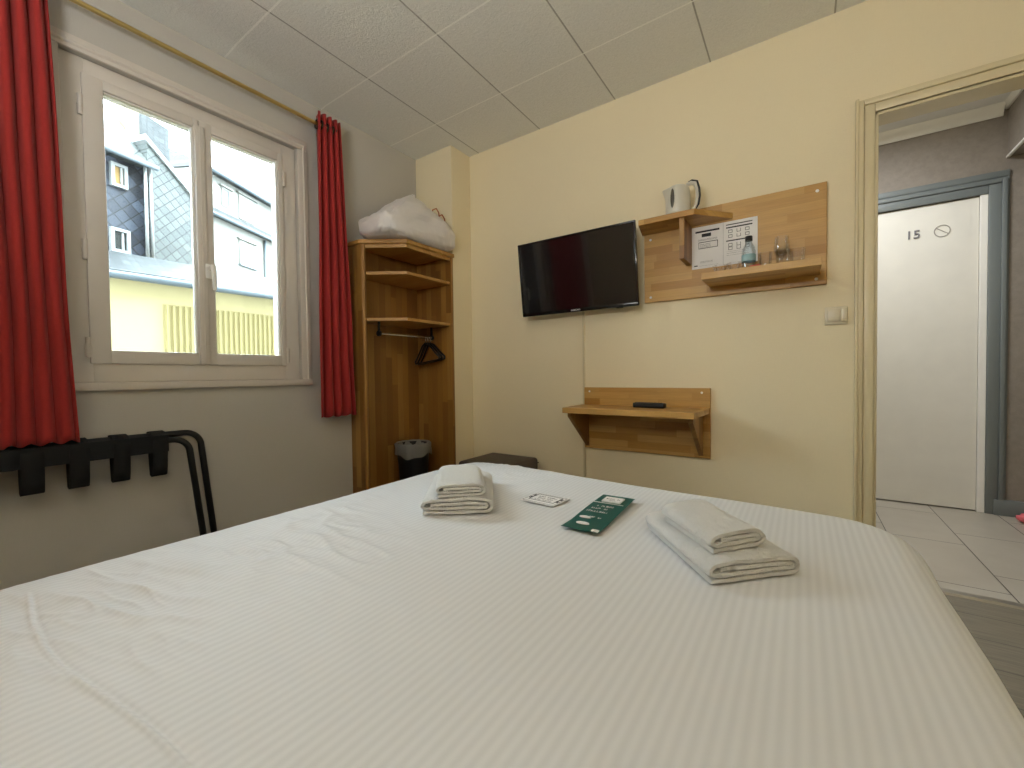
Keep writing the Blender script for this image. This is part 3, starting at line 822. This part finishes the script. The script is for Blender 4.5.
# plastic bag on top of the wardrobe
bg = empty('plastic_bag', (-2.13, 1.9, ZT+.026), label='bulging white plastic bag knotted at the top, lying on the wardrobe', cat='bag')
b = B(); bmesh.ops.create_icosphere(b, subdivisions=6, radius=1)
def bagshape(v):
    d = v.normalized(); q = Vector((abs(d.x)**.5*math.copysign(1, d.x), abs(d.y)**.42*math.copysign(1, d.y), abs(d.z)**.5*math.copysign(1, d.z)))
    x = q.x*(.165 + .03*max(0, q.y)); y = q.y*.31
    z = .06 + q.z*.06
    ang = math.atan2(d.y-.05, d.x-.15); rr = min(1, math.hypot(q.y-.12, (q.x-.2)*.8))
    if q.z > 0:
        z += q.z*(.02 + .175*max(0, 1-rr)**.9 + .02*(1-abs(q.y)))
        z += q.z*.010*math.sin(ang*9+noise.noise(Vector((x*6, y*6, 0)))*5)*rr
    n = .020*noise.noise(Vector((x*8, y*5+3, z*8))) + .010*abs(noise.noise(Vector((x*22+y*12, y*12, z*26))))
    x += d.x*n; y += d.y*n; z += d.z*n*1.2
    if d.y > .6: x += .04*(d.y-.6)*2.5
    return Vector((-2.100 + x, 1.885 + y*.93, ZT+.027 + max(0, z)))
for v in b.verts: v.co = bagshape(v.co)
obj('bag_body', b, 'bag', bg, smooth='all')
b = B(); kx, ky = -2.078, 1.918
lathe(b, [(.060, -.070), (.034, -.040), (.018, -.012), (.011, .004), (.008, .012), (.014, .022), (.012, .030), (.0, .026)], (kx, ky, ZT+.027+.305), 28,
      fn=lambda p, a: Vector((p.x*(1+.22*math.sin(a*6)), p.y*(1+.22*math.sin(a*6+1)), p.z)))
obj('bag_knot', b, 'bag', bg, smooth='all')
b = B()
for s in range(2):
    p0 = Vector((-2.03, 2.035+.055*s, 2.020-.025*s))
    tube(b, [p0 + Vector((0, 0, -.03)), p0 + Vector((.0, .012, .012)), p0 + Vector((.01, .035, .026)), p0 + Vector((.012, .055, .005)), p0+Vector((.01, .065, -.03))], .0042, 8)
setp(obj('bag_handle', b, 'orange', bg, smooth='all'), label='brown cord handles')

# ---------------------------------------------------------------- pouf
pf = empty('pouf', (-1.567, 2.12, 0), label='low dark brown square pouf on the floor behind the foot of the bed', cat='pouf')
obj('pouf_body', box(B(), -1.752, -1.382, 1.941, 2.302, .02, .40, .022, 5), 'pouf', pf, smooth=40)
obj('pouf_seam', box(B(), -1.7535, -1.3805, 1.9395, 2.3035, .365, .369, .0015), 'pouf', pf)
b = B()
for x in (-1.72, -1.414):
    for y in (1.97, 2.27): obj('foot', lathe(B(), [(0, 0), (.014, 0), (.018, .02), (0, .02)], (x, y, 0), 14), 'black', pf, smooth=40)

# ---------------------------------------------------------------- television
TV = empty('television', (-1.10, 2.265, 1.30), label='black flat television on a wall bracket', cat='television')
hT, hB_, dT, dB = 1.742, 1.297, 2.238, 2.292
tl_ = math.atan2(dB-dT, hT-hB_); hh = math.hypot(dB-dT, hT-hB_); W2 = .374
TVc = Vector((-1.106, (dT+dB)/2, (hT+hB_)/2))
def tvobj(nm, bm, mt, par=TV, **k):
    bmesh.ops.rotate(bm, verts=bm.verts[:], cent=(0, 0, 0), matrix=Matrix.Rotation(tl_, 3, 'X'))
    bmesh.ops.translate(bm, verts=bm.verts[:], vec=TVc); return obj(nm, bm, mt, par, **k)
b = B(); bz = .011
box(b, -W2, -W2+bz, -.006, .012, -hh/2, hh/2, .003); box(b, W2-bz, W2, -.006, .012, -hh/2, hh/2, .003)
box(b, -W2, W2, -.006, .012, hh/2-bz, hh/2, .003); box(b, -W2, W2, -.006, .012, -hh/2, -hh/2+.020, .003)
tvobj('bezel', b, 'gloss', smooth=40)
ts = NT('tv_screen_glass'); ts.set(Coat_Weight=.6, Coat_Roughness=.04, Coat_IOR=1.5, Specular_IOR_Level=.5, Base_Color=ts.mix(ts.noise(ts.coord(), 2), (.003, .003, .004), (.005, .005, .006)), Roughness=.14); M['screen'] = ts.m
b = B(); box(b, -W2+bz, W2-bz, -.001, .004, -hh/2+.020, hh/2-bz); tvobj('screen', b, 'screen')
b = B(); box(b, -W2+.004, W2-.004, .012, .030, -hh/2+.004, hh/2-.004, .006); box(b, -.25, .25, .03, .045, -hh/2+.03, .08, .012); tvobj('rear_housing', b, 'black', smooth=40)
bm = text_bm('SAMSUNG', .0135, .0006); bmesh.ops.rotate(bm, verts=bm.verts[:], cent=(0, 0, 0), matrix=Matrix.Rotation(PI/2, 3, 'X')); bmesh.ops.translate(bm, verts=bm.verts[:], vec=(0, -.0072, -hh/2+.0105))
setp(tvobj('maker_lettering', bm, 'paper'), label='small silver lettering')
b = B(); box(b, -.02, .02, -.0075, -.004, -hh/2-.004, -hh/2+.004, .002); bmesh.ops.translate(b, verts=b.verts[:], vec=(.27, 0, 0)); tvobj('sensor', b, 'gloss')
b = B(); box(b, -1.17, -1.04, YT-.012, YT, 1.46, 1.60, .003); box(b, -1.13, -1.08, 2.31, YT-.01, 1.49, 1.56, .004); obj('wall_bracket', b, 'blackmetal', TV)
b = B(); box(b, -1.109, -1.095, YT-.011, YT, 0, 1.34, .002)
setp(obj('cable_trunking', b, 'trim', origin=(-1.102, YT, 0)), 'thin cream vertical cable trunking on the wall below the television', 'cable cover')

# ---------------------------------------------------------------- upper wall shelf unit
yb = YT-.021
us = empty('wall_shelf', (-.32, YT, 1.317), label='large oak wall board with two shelves to the right of the television', cat='shelf')
obj('back_board', box(B(), -.725, .091, yb, YT, 1.318, 1.774, .002), 'oak_x', us)
b = B(); prism(b, [(-.700, 2.190), (-.430, 2.190), (-.284, yb), (-.735, yb), (-.735, 2.24)][:4], 'z', 1.690, 1.718, .0015); obj('upper_shelf', b, 'oak_x', us)
b = B(); box(b, -.502, -.478, 2.205, yb, 1.490, 1.690, .0015); obj('shelf_bracket', b, 'oak_z', us)
b = B(); box(b, -.392, .066, 2.150, yb, 1.363, 1.395, .002); obj('lower_shelf', b, 'oak_x', us)
for (x, z) in ((.055, 1.740), (.052, 1.345), (-.69, 1.345), (-.69, 1.66)):
    b = B(); lathe(b, [(0, -.0015), (.006, -.0015), (.007, 0)], (x, yb, z), 16, 'y'); obj('screw_cap', b, 'paper', us)
# notice sheets on the board
nt = empty('instruction_sheet', (-.327, yb, 1.465), label='white two-panel laminated notice fixed behind the lower shelf of the oak board', cat='notice')
yp = yb-.002
obj('sheet', box(B(), -.476, -.178, yp, yb-.0004, 1.464, 1.679, .0003), 'paper', nt)
def pr_(b, x0, x1, z0, z1): box(b, x0, x1, yp-.0006, yp+.0002, z0, z1)
for q in ((-.458, -.345, 1.648, 1.657), (-.428, -.384, 1.624, 1.641), (-.315, -.200, 1.660, 1.6645), (-.315, -.200, 1.645, 1.651), (-.315, -.200, 1.580, 1.5855), (-.465, -.448, 1.477, 1.483)):
    b = B(); pr_(b, *q); obj('heading_bar', b, 'ink', nt)
b = B()
for (x0, x1, z0, z1) in ((-.443, -.352, 1.596, 1.599), (-.443, -.352, 1.565, 1.568), (-.355, -.352, 1.565, 1.599), (-.443, -.441, 1.565, 1.599)): pr_(b, x0, x1, z0, z1)
obj('printed_frame', b, 'ink', nt)
b = B()
random.seed(4)
def vmarks(b, x0, x1, z, hh):
    x = x0
    while x < x1:
        w = hh*random.uniform(.3, .8); pr_(b, x, min(x1, x+w), z-hh*.5, z-hh*.1*random.uniform(0, 3)+hh*.2); x += w+hh*.35
for z in (1.613, 1.608): vmarks(b, -.445, -.355, z, .004)
for z in (1.588, 1.581, 1.574): vmarks(b, -.435, -.385, z, .005)
for z in (1.500, 1.495): vmarks(b, -.435, -.375, z, .003)
vmarks(b, -.440, -.350, 1.478, .002)
for r_, zz in ((1, 1.629), (1, 1.605), (0, 1.562), (0, 1.545)):
    for k in range(3):
        cx = -.296 + k*.037
        for dx in (-.009, .007): pr_(b, cx+dx, cx+dx+.0025, zz-.008, zz+.008)
        pr_(b, cx-.009, cx+.009, zz-.008, zz-.0055)
        if k != 1: pr_(b, cx-.009, cx+.009, zz+.005, zz+.008)
for z in (1.530, 1.522, 1.512): vmarks(b, -.313, -.215, z, .003)
pr_(b, -.3285, -.3275, 1.466, 1.678)
obj('fine_print', b, 'greyink', nt)

# ---------------------------------------------------------------- kettle on its base
kt = empty('electric_kettle', (-.515, 2.268, 1.718), label='pale grey electric kettle with black handle strip on the upper shelf', cat='kettle')
kc = Vector((-.522, 2.272, 1.7185))
b = B(); lathe(b, [(0, 0), (.068, 0), (.070, .006), (.066, .012), (0, .012)], kc, 40); obj('power_base', b, 'kettle', kt, smooth=40)
def kf(p, a):
    q = p.copy(); f = (p.z-.012)/.14
    if p.z > .08: # spout to the left
        s = max(0, math.cos(a-PI))**6; q.x -= s*.030*max(0, (f-.45)/.55)**1.5; q.z += s*.004*f
    return q
b = B(); lathe(b, [(0, .013), (.058, .013), (.060, .018), (.060, .05), (.058, .09), (.055, .125), (.052, .143), (.048, .146), (.0, .150)], kc, 56, fn=kf)
obj('kettle_body', b, 'kettle', kt, smooth=40)
b = B(); lathe(b, [(0, .1465), (.040, .1475), (.041, .151), (.030, .156), (0, .157)], kc, 40); obj('lid', b, 'kettle', kt, smooth=40)
hp = [kc+Vector(v) for v in ((.042, 0, .152), (.062, 0, .158), (.082, 0, .150), (.091, 0, .120), (.094, 0, .085), (.088, 0, .045), (.074, 0, .022), (.052, 0, .020))]
obj('handle', tube(B(), hp, [.010, .010, .011, .010, .010, .010, .010, .009], 14), 'kettle', kt, smooth='all')
hp2 = [kc+Vector(v) for v in ((.050, -.002, .163), (.066, -.002, .168), (.090, -.002, .158), (.099, -.002, .122), (.102, -.002, .085), (.096, -.002, .045), (.084, -.002, .024))]
setp(obj('handle_grip', tube(B(), hp2, [.004, .006, .0065, .0065, .0065, .0065, .004], 12), 'black', kt, smooth='all'), label='black grip strip')
b = B()
an = math.radians(-104)
t = bmesh.new(); bmesh.ops.create_uvsphere(t, u_segments=20, v_segments=14, radius=1)
for v in t.verts: v.co = Vector((v.co.x*.004, v.co.y*.0105, v.co.z*.050))
bmesh.ops.rotate(t, verts=t.verts[:], cent=(0, 0, 0), matrix=Matrix.Rotation(an, 3, 'Z'))
bmesh.ops.translate(t, verts=t.verts[:], vec=kc+Vector((math.cos(an)*.0585, math.sin(an)*.0585, .080))); add(b, t)
setp(obj('water_gauge', b, 'smoke', kt, smooth='all'), label='dark oval water gauge')

# ---------------------------------------------------------------- glasses, bottle and sachets on the lower shelf
ZS = 1.3955
def tumbler(name, loc, r0, r1, h, label, cat='glass', group='clear glasses on the lower oak shelf', foot=False):
    b = B()
    if foot: prof_ = [(0, 0), (.026, 0), (.026, .002), (.005, .006), (.0035, .02), (.0035, .045), (.010, .055), (r1, .075), (r1+.002, .095), (r1-.003, h), (r1-.0045, h), (r1-.0, .095), (r1-.003, .077), (.008, .0585), (0, .057)]
    else: prof_ = [(0, 0), (r0, 0), (r0+.001, .004), (r1, h-.001), (r1-.0008, h), (r1-.0018, h-.001), (r0-.0015, .007), (0, .006)]
    lathe(b, prof_, loc, 32)
    return setp(obj(name, b, 'glass', origin=loc, smooth=50), label, cat, group)
tumbler('glass_bowl', (-.325, 2.26, ZS), .022, .036, .045, 'squat clear glass bowl at the left end of the lower oak shelf')
tumbler('glass_bowl', (-.262, 2.235, ZS), .022, .034, .043, 'squat clear glass bowl beside the water bottle on the lower oak shelf')
tumbler('drinking_glass', (-.140, 2.255, ZS), .024, .029, .075, 'clear straight tumbler just right of the water bottle')
tumbler('drinking_glass', (-.070, 2.220, ZS), .024, .029, .070, 'clear tumbler in front of the stemmed glass on the lower oak shelf')
tumbler('drinking_glass', (-.018, 2.262, ZS), .026, .031, .072, 'clear tumbler farthest right on the lower oak shelf')
tumbler('stemmed_glass', (-.078, 2.310, ZS), .026, .030, .150, 'clear stemmed glass standing tallest behind the tumblers', foot=True)
bt = empty('water_bottle', (-.205, 2.25, ZS), label='small clear water bottle with blue label and black cap on the lower shelf', cat='bottle')
bc = (-.205, 2.25, ZS)
b = B(); lathe(b, [(0, 0), (.026, 0), (.029, .004), (.029, .03), (.027, .034), (.029, .038), (.029, .085), (.026, .105), (.014, .130), (.0125, .142), (.0115, .142), (.0125, .129), (.0245, .104), (.0275, .085), (.0275, .004), (0, .002)], bc, 32)
obj('bottle_body', b, 'water', bt, smooth=50)
M['label'] = plain('pale_blue_label', (150, 186, 190), .4)
b = B(); lathe(b, [(.0293, .044), (.0297, .044), (.0297, .074), (.0293, .074)], bc, 32); obj('label_band', b, 'label', bt, smooth=50)
b = B(); lathe(b, [(0, .138), (.0155, .138), (.0155, .158), (.014, .160), (0, .160)], bc, 24); obj('cap', b, 'black', bt, smooth=40)
for i, (x, y, r_) in enumerate(((-.168, 2.205, 20), (-.176, 2.19, -12))):
    b = B(); box(b, -.022, .022, -.004, .004, 0, .012, .002)
    o = obj('sugar_sachet', b, 'red', origin=(x, y, ZS + .0), local=True); o.rotation_euler = (0, 0, math.radians(r_))
    setp(o, ('red paper sachet lying nearer the bottle on the lower oak shelf', 'red paper sachet at the front edge of the lower oak shelf')[i], 'sachet', 'red sachets on the lower shelf')

# ---------------------------------------------------------------- lower wall desk + remote
dk = empty('wall_desk', (-.74, YT, .48), label='small oak wall desk on triangular brackets below the upper shelf board', cat='desk')
obj('back_board', box(B(), -1.094, -.389, yb, YT, .479, .846, .002), 'oak_x', dk)
b = B(); prism(b, [(-1.100, 2.090), (-.408, 2.070), (-.394, yb), (-1.115, yb)], 'z', .712, .742, .002)
obj('desk_top', b, 'oak_x', dk)
for x in (-1.085, -.446):
    b = B(); prism(b, [(2.125, .711), (2.125, .690), (yb, .492), (yb, .711)], 'x', x, x+.022, .001); obj('bracket', b, 'oak_z', dk)
for x in (-1.06, -.43):
    b = B(); lathe(b, [(0, -.0015), (.005, -.0015), (.006, 0)], (x, yb, .822), 16, 'y'); obj('screw_cap', b, 'paper', dk)
rm = empty('remote_control', (-.672, 2.27, .7425), rz=math.radians(-4), label='black remote control lying on the oak wall desk', cat='remote control')
b = B(); box(b, -.085, .085, -.022, .022, 0, .027, .007, 3); obj('remote_body', b, 'black', rm, local=True, smooth=40)
b = B()
for i in range(9):
    for j in range(3): lathe(b, [(.0045, 0), (.0045, .0015), (0, .0018)], (-.070+i*.0165, -.012+j*.012, .0268), 10)
obj('buttons', b, 'webbing', rm, local=True)

# ---------------------------------------------------------------- switch
sw = empty('light_switch', (.125, YT, 1.175), label='cream light switch plate with a clear key-card holder beside the doorway', cat='light switch')
b = B(); box(b, .084, .166, YT-.010, YT, 1.135, 1.214, .003); obj('switch_plate', b, 'switch', sw, smooth=40)
b = B(); box(b, .094, .138, YT-.015, YT-.009, 1.148, 1.202, .002); obj('rocker', b, 'switch', sw, smooth=40)
b = B(); box(b, .142, .163, YT-.024, YT-.009, 1.147, 1.203, .003); box(b, .147, .158, YT-.026, YT-.022, 1.152, 1.160, .001); obj('card_holder', b, 'switch', sw, smooth=40)

# ---------------------------------------------------------------- outside: buildings across the yard
def rot_obj(name, bm, mat, parent, smooth=None): return obj(name, bm, mat, parent, local=True, smooth=smooth)
struct('ground', box(B(), -40, XW-.3, -20, 40, -3.2, -3), 'asphalt')
struct('wall_facade', box(B(), XW-.6, XW-.3, -14, YB-.1, -3, 8.5), 'farwhite')  # this building's own unseen facade, added to block sky light over the yard
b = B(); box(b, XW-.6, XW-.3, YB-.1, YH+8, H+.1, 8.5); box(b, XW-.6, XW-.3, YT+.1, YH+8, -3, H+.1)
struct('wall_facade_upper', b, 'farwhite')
an_ = empty('garage_annex', (-8, 0, -3), label='low yellow garage building with a grey slate lean-to roof outside the window', cat='building')
b = B(); box(b, -.56, 0, -6, 9, 0, 5.36); rot_obj('wall', b, 'yellowwall', an_)
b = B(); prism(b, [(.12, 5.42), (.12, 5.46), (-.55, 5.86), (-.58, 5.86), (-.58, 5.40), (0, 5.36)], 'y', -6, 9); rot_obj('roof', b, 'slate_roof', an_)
b = B(); tube(b, [(.13, -6, 5.39), (.13, 9, 5.39)], .055, 12); rot_obj('gutter', b, 'zinc', an_, smooth='all')
b = B()
box(b, .0, .02, 2.31, 5.9, 1.2, 5.06)
y = 2.33
while y < 5.88: prism(b, [(.02, y), (.05, y+.012), (.05, y+.042), (.02, y+.056)], 'z', 1.2, 5.05); y += .078
rot_obj('ribbed_door', b, 'yellowdoor', an_)

sh = empty('slate_house', (-8.9, 1.5, -3), rz=math.radians(16), label='slate-clad house with small white windows seen through the left pane', cat='building')
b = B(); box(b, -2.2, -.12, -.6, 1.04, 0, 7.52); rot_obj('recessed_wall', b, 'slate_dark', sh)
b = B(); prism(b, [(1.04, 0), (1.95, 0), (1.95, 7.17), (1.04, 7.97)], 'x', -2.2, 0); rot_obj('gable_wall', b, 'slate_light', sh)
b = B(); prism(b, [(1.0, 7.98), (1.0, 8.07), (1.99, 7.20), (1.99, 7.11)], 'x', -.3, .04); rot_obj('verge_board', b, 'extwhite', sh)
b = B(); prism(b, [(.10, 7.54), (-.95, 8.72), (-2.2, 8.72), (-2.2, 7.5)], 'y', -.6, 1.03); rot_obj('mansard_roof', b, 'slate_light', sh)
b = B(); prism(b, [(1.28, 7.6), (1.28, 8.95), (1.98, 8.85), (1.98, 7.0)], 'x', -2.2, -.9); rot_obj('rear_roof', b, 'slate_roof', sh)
b = B(); box(b, -1.3, -.75, 1.16, 1.38, 7.6, 8.95, .01); rot_obj('chimney', b, 'brick', sh)
b = B(); tube(b, [(.10, -.6, 7.53), (.10, 1.14, 7.53)], .045, 12); rot_obj('gutter', b, 'zinc', sh, smooth='all')
for s_ in (.985, 1.065):
    b = B(); tube(b, [(.03, s_, 5.9), (.03, s_, 7.52)], .024, 12); rot_obj('downpipe', b, 'extwhite', sh, smooth='all')
for (y0, y1, z0, z1, gm) in ((.56, .79, 7.05, 7.43, 'ochre'), (.53, .80, 5.99, 6.38, 'extglass')):
    b = B(); ring(b, -.13, -.06, y0, y1, z0, z1, .05, .05, .05, .05, .004); box(b, -.12, -.08, (y0+y1)/2+.02, (y0+y1)/2+.05, z0, z1)
    f_ = rot_obj('window_frame', b, 'extwhite', sh)
    b = B(); box(b, -.119, -.10, y0+.04, y1-.04, z0+.04, z1-.04); rot_obj('window_pane', b, gm, f_)
b = B(); box(b, -.12, .06, -.6, 1.95, 5.86, 5.93); rot_obj('lead_flashing', b, 'extwhite', sh)

fh = empty('white_house', (-12.5, 3, -3), rz=math.radians(28), label='white rendered house with slate roofs seen through the right pane', cat='building')
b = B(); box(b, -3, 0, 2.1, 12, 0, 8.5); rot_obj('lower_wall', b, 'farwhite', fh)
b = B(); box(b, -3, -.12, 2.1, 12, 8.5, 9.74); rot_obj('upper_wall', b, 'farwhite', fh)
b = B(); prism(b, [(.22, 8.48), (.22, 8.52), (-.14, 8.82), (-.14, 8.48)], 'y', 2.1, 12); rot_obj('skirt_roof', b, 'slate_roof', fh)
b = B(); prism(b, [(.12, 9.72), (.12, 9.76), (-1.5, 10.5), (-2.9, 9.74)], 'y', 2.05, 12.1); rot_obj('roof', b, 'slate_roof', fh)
for z_, x_ in ((8.47, .22), (9.71, .14)):
    b = B(); tube(b, [(x_, 2.1, z_), (x_, 12, z_)], .05, 12); rot_obj('gutter', b, 'zinc', fh, smooth='all')
for (y0, y1, z0, z1, xx, kd) in ((2.90, 3.14, 9.0, 9.46, -.12, 'extglass'), (3.56, 4.18, 8.87, 9.53, -.12, 'extwhite'), (3.39, 3.95, 7.43, 8.08, 0, 'extwhite'), (5.2, 5.5, 9.0, 9.46, -.12, 'extglass')):
    b = B(); ring(b, xx-.02, xx+.03, y0-.04, y1+.04, z0-.04, z1+.04, .04, .04, .04, .04, .003); box(b, xx, xx+.09, y0-.12, y1+.12, z1+.05, z1+.09); 
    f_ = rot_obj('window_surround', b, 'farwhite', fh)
    b = B(); box(b, xx-.015, xx+.015, y0, y1, z0, z1); rot_obj('window_pane', b, kd, f_)
    if kd == 'extwhite' and xx == 0:
        b = B(); box(b, 0, .022, y0+.24, y0+.38, z0+.05, z1-.02); rot_obj('dark_casement', b, 'extglass', f_)
        b = B(); box(b, 0, .10, y0-.08, y1+.08, z0-.09, z0-.04); rot_obj('stone_sill', b, 'zinc', f_)
b = B(); tube(b, [(.05, 4.45, 5), (.05, 4.45, 8.42)], .04, 10); rot_obj('downpipe', b, 'zinc', fh, smooth='all')

# ---------------------------------------------------------------- light
wld = bpy.data.worlds.new('sky'); SC.world = wld; wld.use_nodes = True
nt_ = wld.node_tree; bgn = nt_.nodes['Background']
tc = nt_.nodes.new('ShaderNodeTexCoord'); sp = nt_.nodes.new('ShaderNodeSeparateXYZ'); rp = nt_.nodes.new('ShaderNodeValToRGB')
nt_.links.new(tc.outputs['Generated'], sp.inputs[0]); nt_.links.new(sp.outputs[2], rp.inputs[0])
rp.color_ramp.elements[0].position = 0; rp.color_ramp.elements[0].color = (.75, .88, .97, 1)
rp.color_ramp.elements[1].position = .6; rp.color_ramp.elements[1].color = (.80, .93, 1.0, 1)
nt_.links.new(rp.outputs[0], bgn.inputs[0]); bgn.inputs[1].default_value = 17.0
def area(name, loc, rot, sx, sy, power, col, portal=False):
    l = bpy.data.lights.new(name, 'AREA'); l.shape = 'RECTANGLE'; l.size = sx; l.size_y = sy; l.energy = power; l.color = col
    o = bpy.data.objects.new(name, l); COL.objects.link(o); o.location = loc; o.rotation_euler = rot
    if portal: l.cycles.is_portal = True
    return o
area('window_portal', (XW-.29, .84, 1.56), (0, -PI/2, 0), 1.3, .92, 1, (1, 1, 1), True)
def point(name, loc, power, col, r=.06):
    l = bpy.data.lights.new(name, 'POINT'); l.energy = power; l.color = col; l.shadow_soft_size = r
    o = bpy.data.objects.new(name, l); COL.objects.link(o); o.location = loc; return o
area('back_wall_fill', (-.5, YB+.02, 1.75), (math.radians(150), 0, 0), .8, .4, 50, (.95, .975, 1))  # unseen fill light added on the back wall to brighten walls and ceiling
area('hall_ceiling_lamp', (.2, 3.1, HH-.04), (0, 0, 0), .3, .3, 19, (.95, .98, 1))

# ---------------------------------------------------------------- camera
cam = bpy.data.cameras.new('camera'); co = bpy.data.objects.new('camera', cam); COL.objects.link(co); SC.camera = co
R_ = Vector((0.8242433, 0.5660984, -0.0124741)); U_ = Vector((-0.0025977, 0.0258102, 0.9996635)); F_ = Vector((-0.5662299, 0.8239335, -0.0227444))
m3 = Matrix((R_, U_, -F_)).transposed()
co.matrix_world = Matrix.Translation((0, 0, .93)) @ m3.to_4x4()
cam.sensor_width = 36; cam.lens = 422.058/1024*36; cam.clip_start = .02; cam.clip_end = 200
SC.view_settings.view_transform = 'Standard'; SC.view_settings.look = 'None'; SC.view_settings.gamma = 1; SC.view_settings.exposure = 0.42
SC.view_settings.use_curve_mapping = False
SC.cycles.max_bounces = 10; SC.cycles.diffuse_bounces = 6; SC.cycles.glossy_bounces = 4; SC.cycles.transmission_bounces = 8; SC.cycles.transparent_max_bounces = 8
SC.cycles.sample_clamp_indirect = 6; SC.cycles.use_denoising = True; SC.cycles.caustics_refractive = False; SC.cycles.caustics_reflective = False
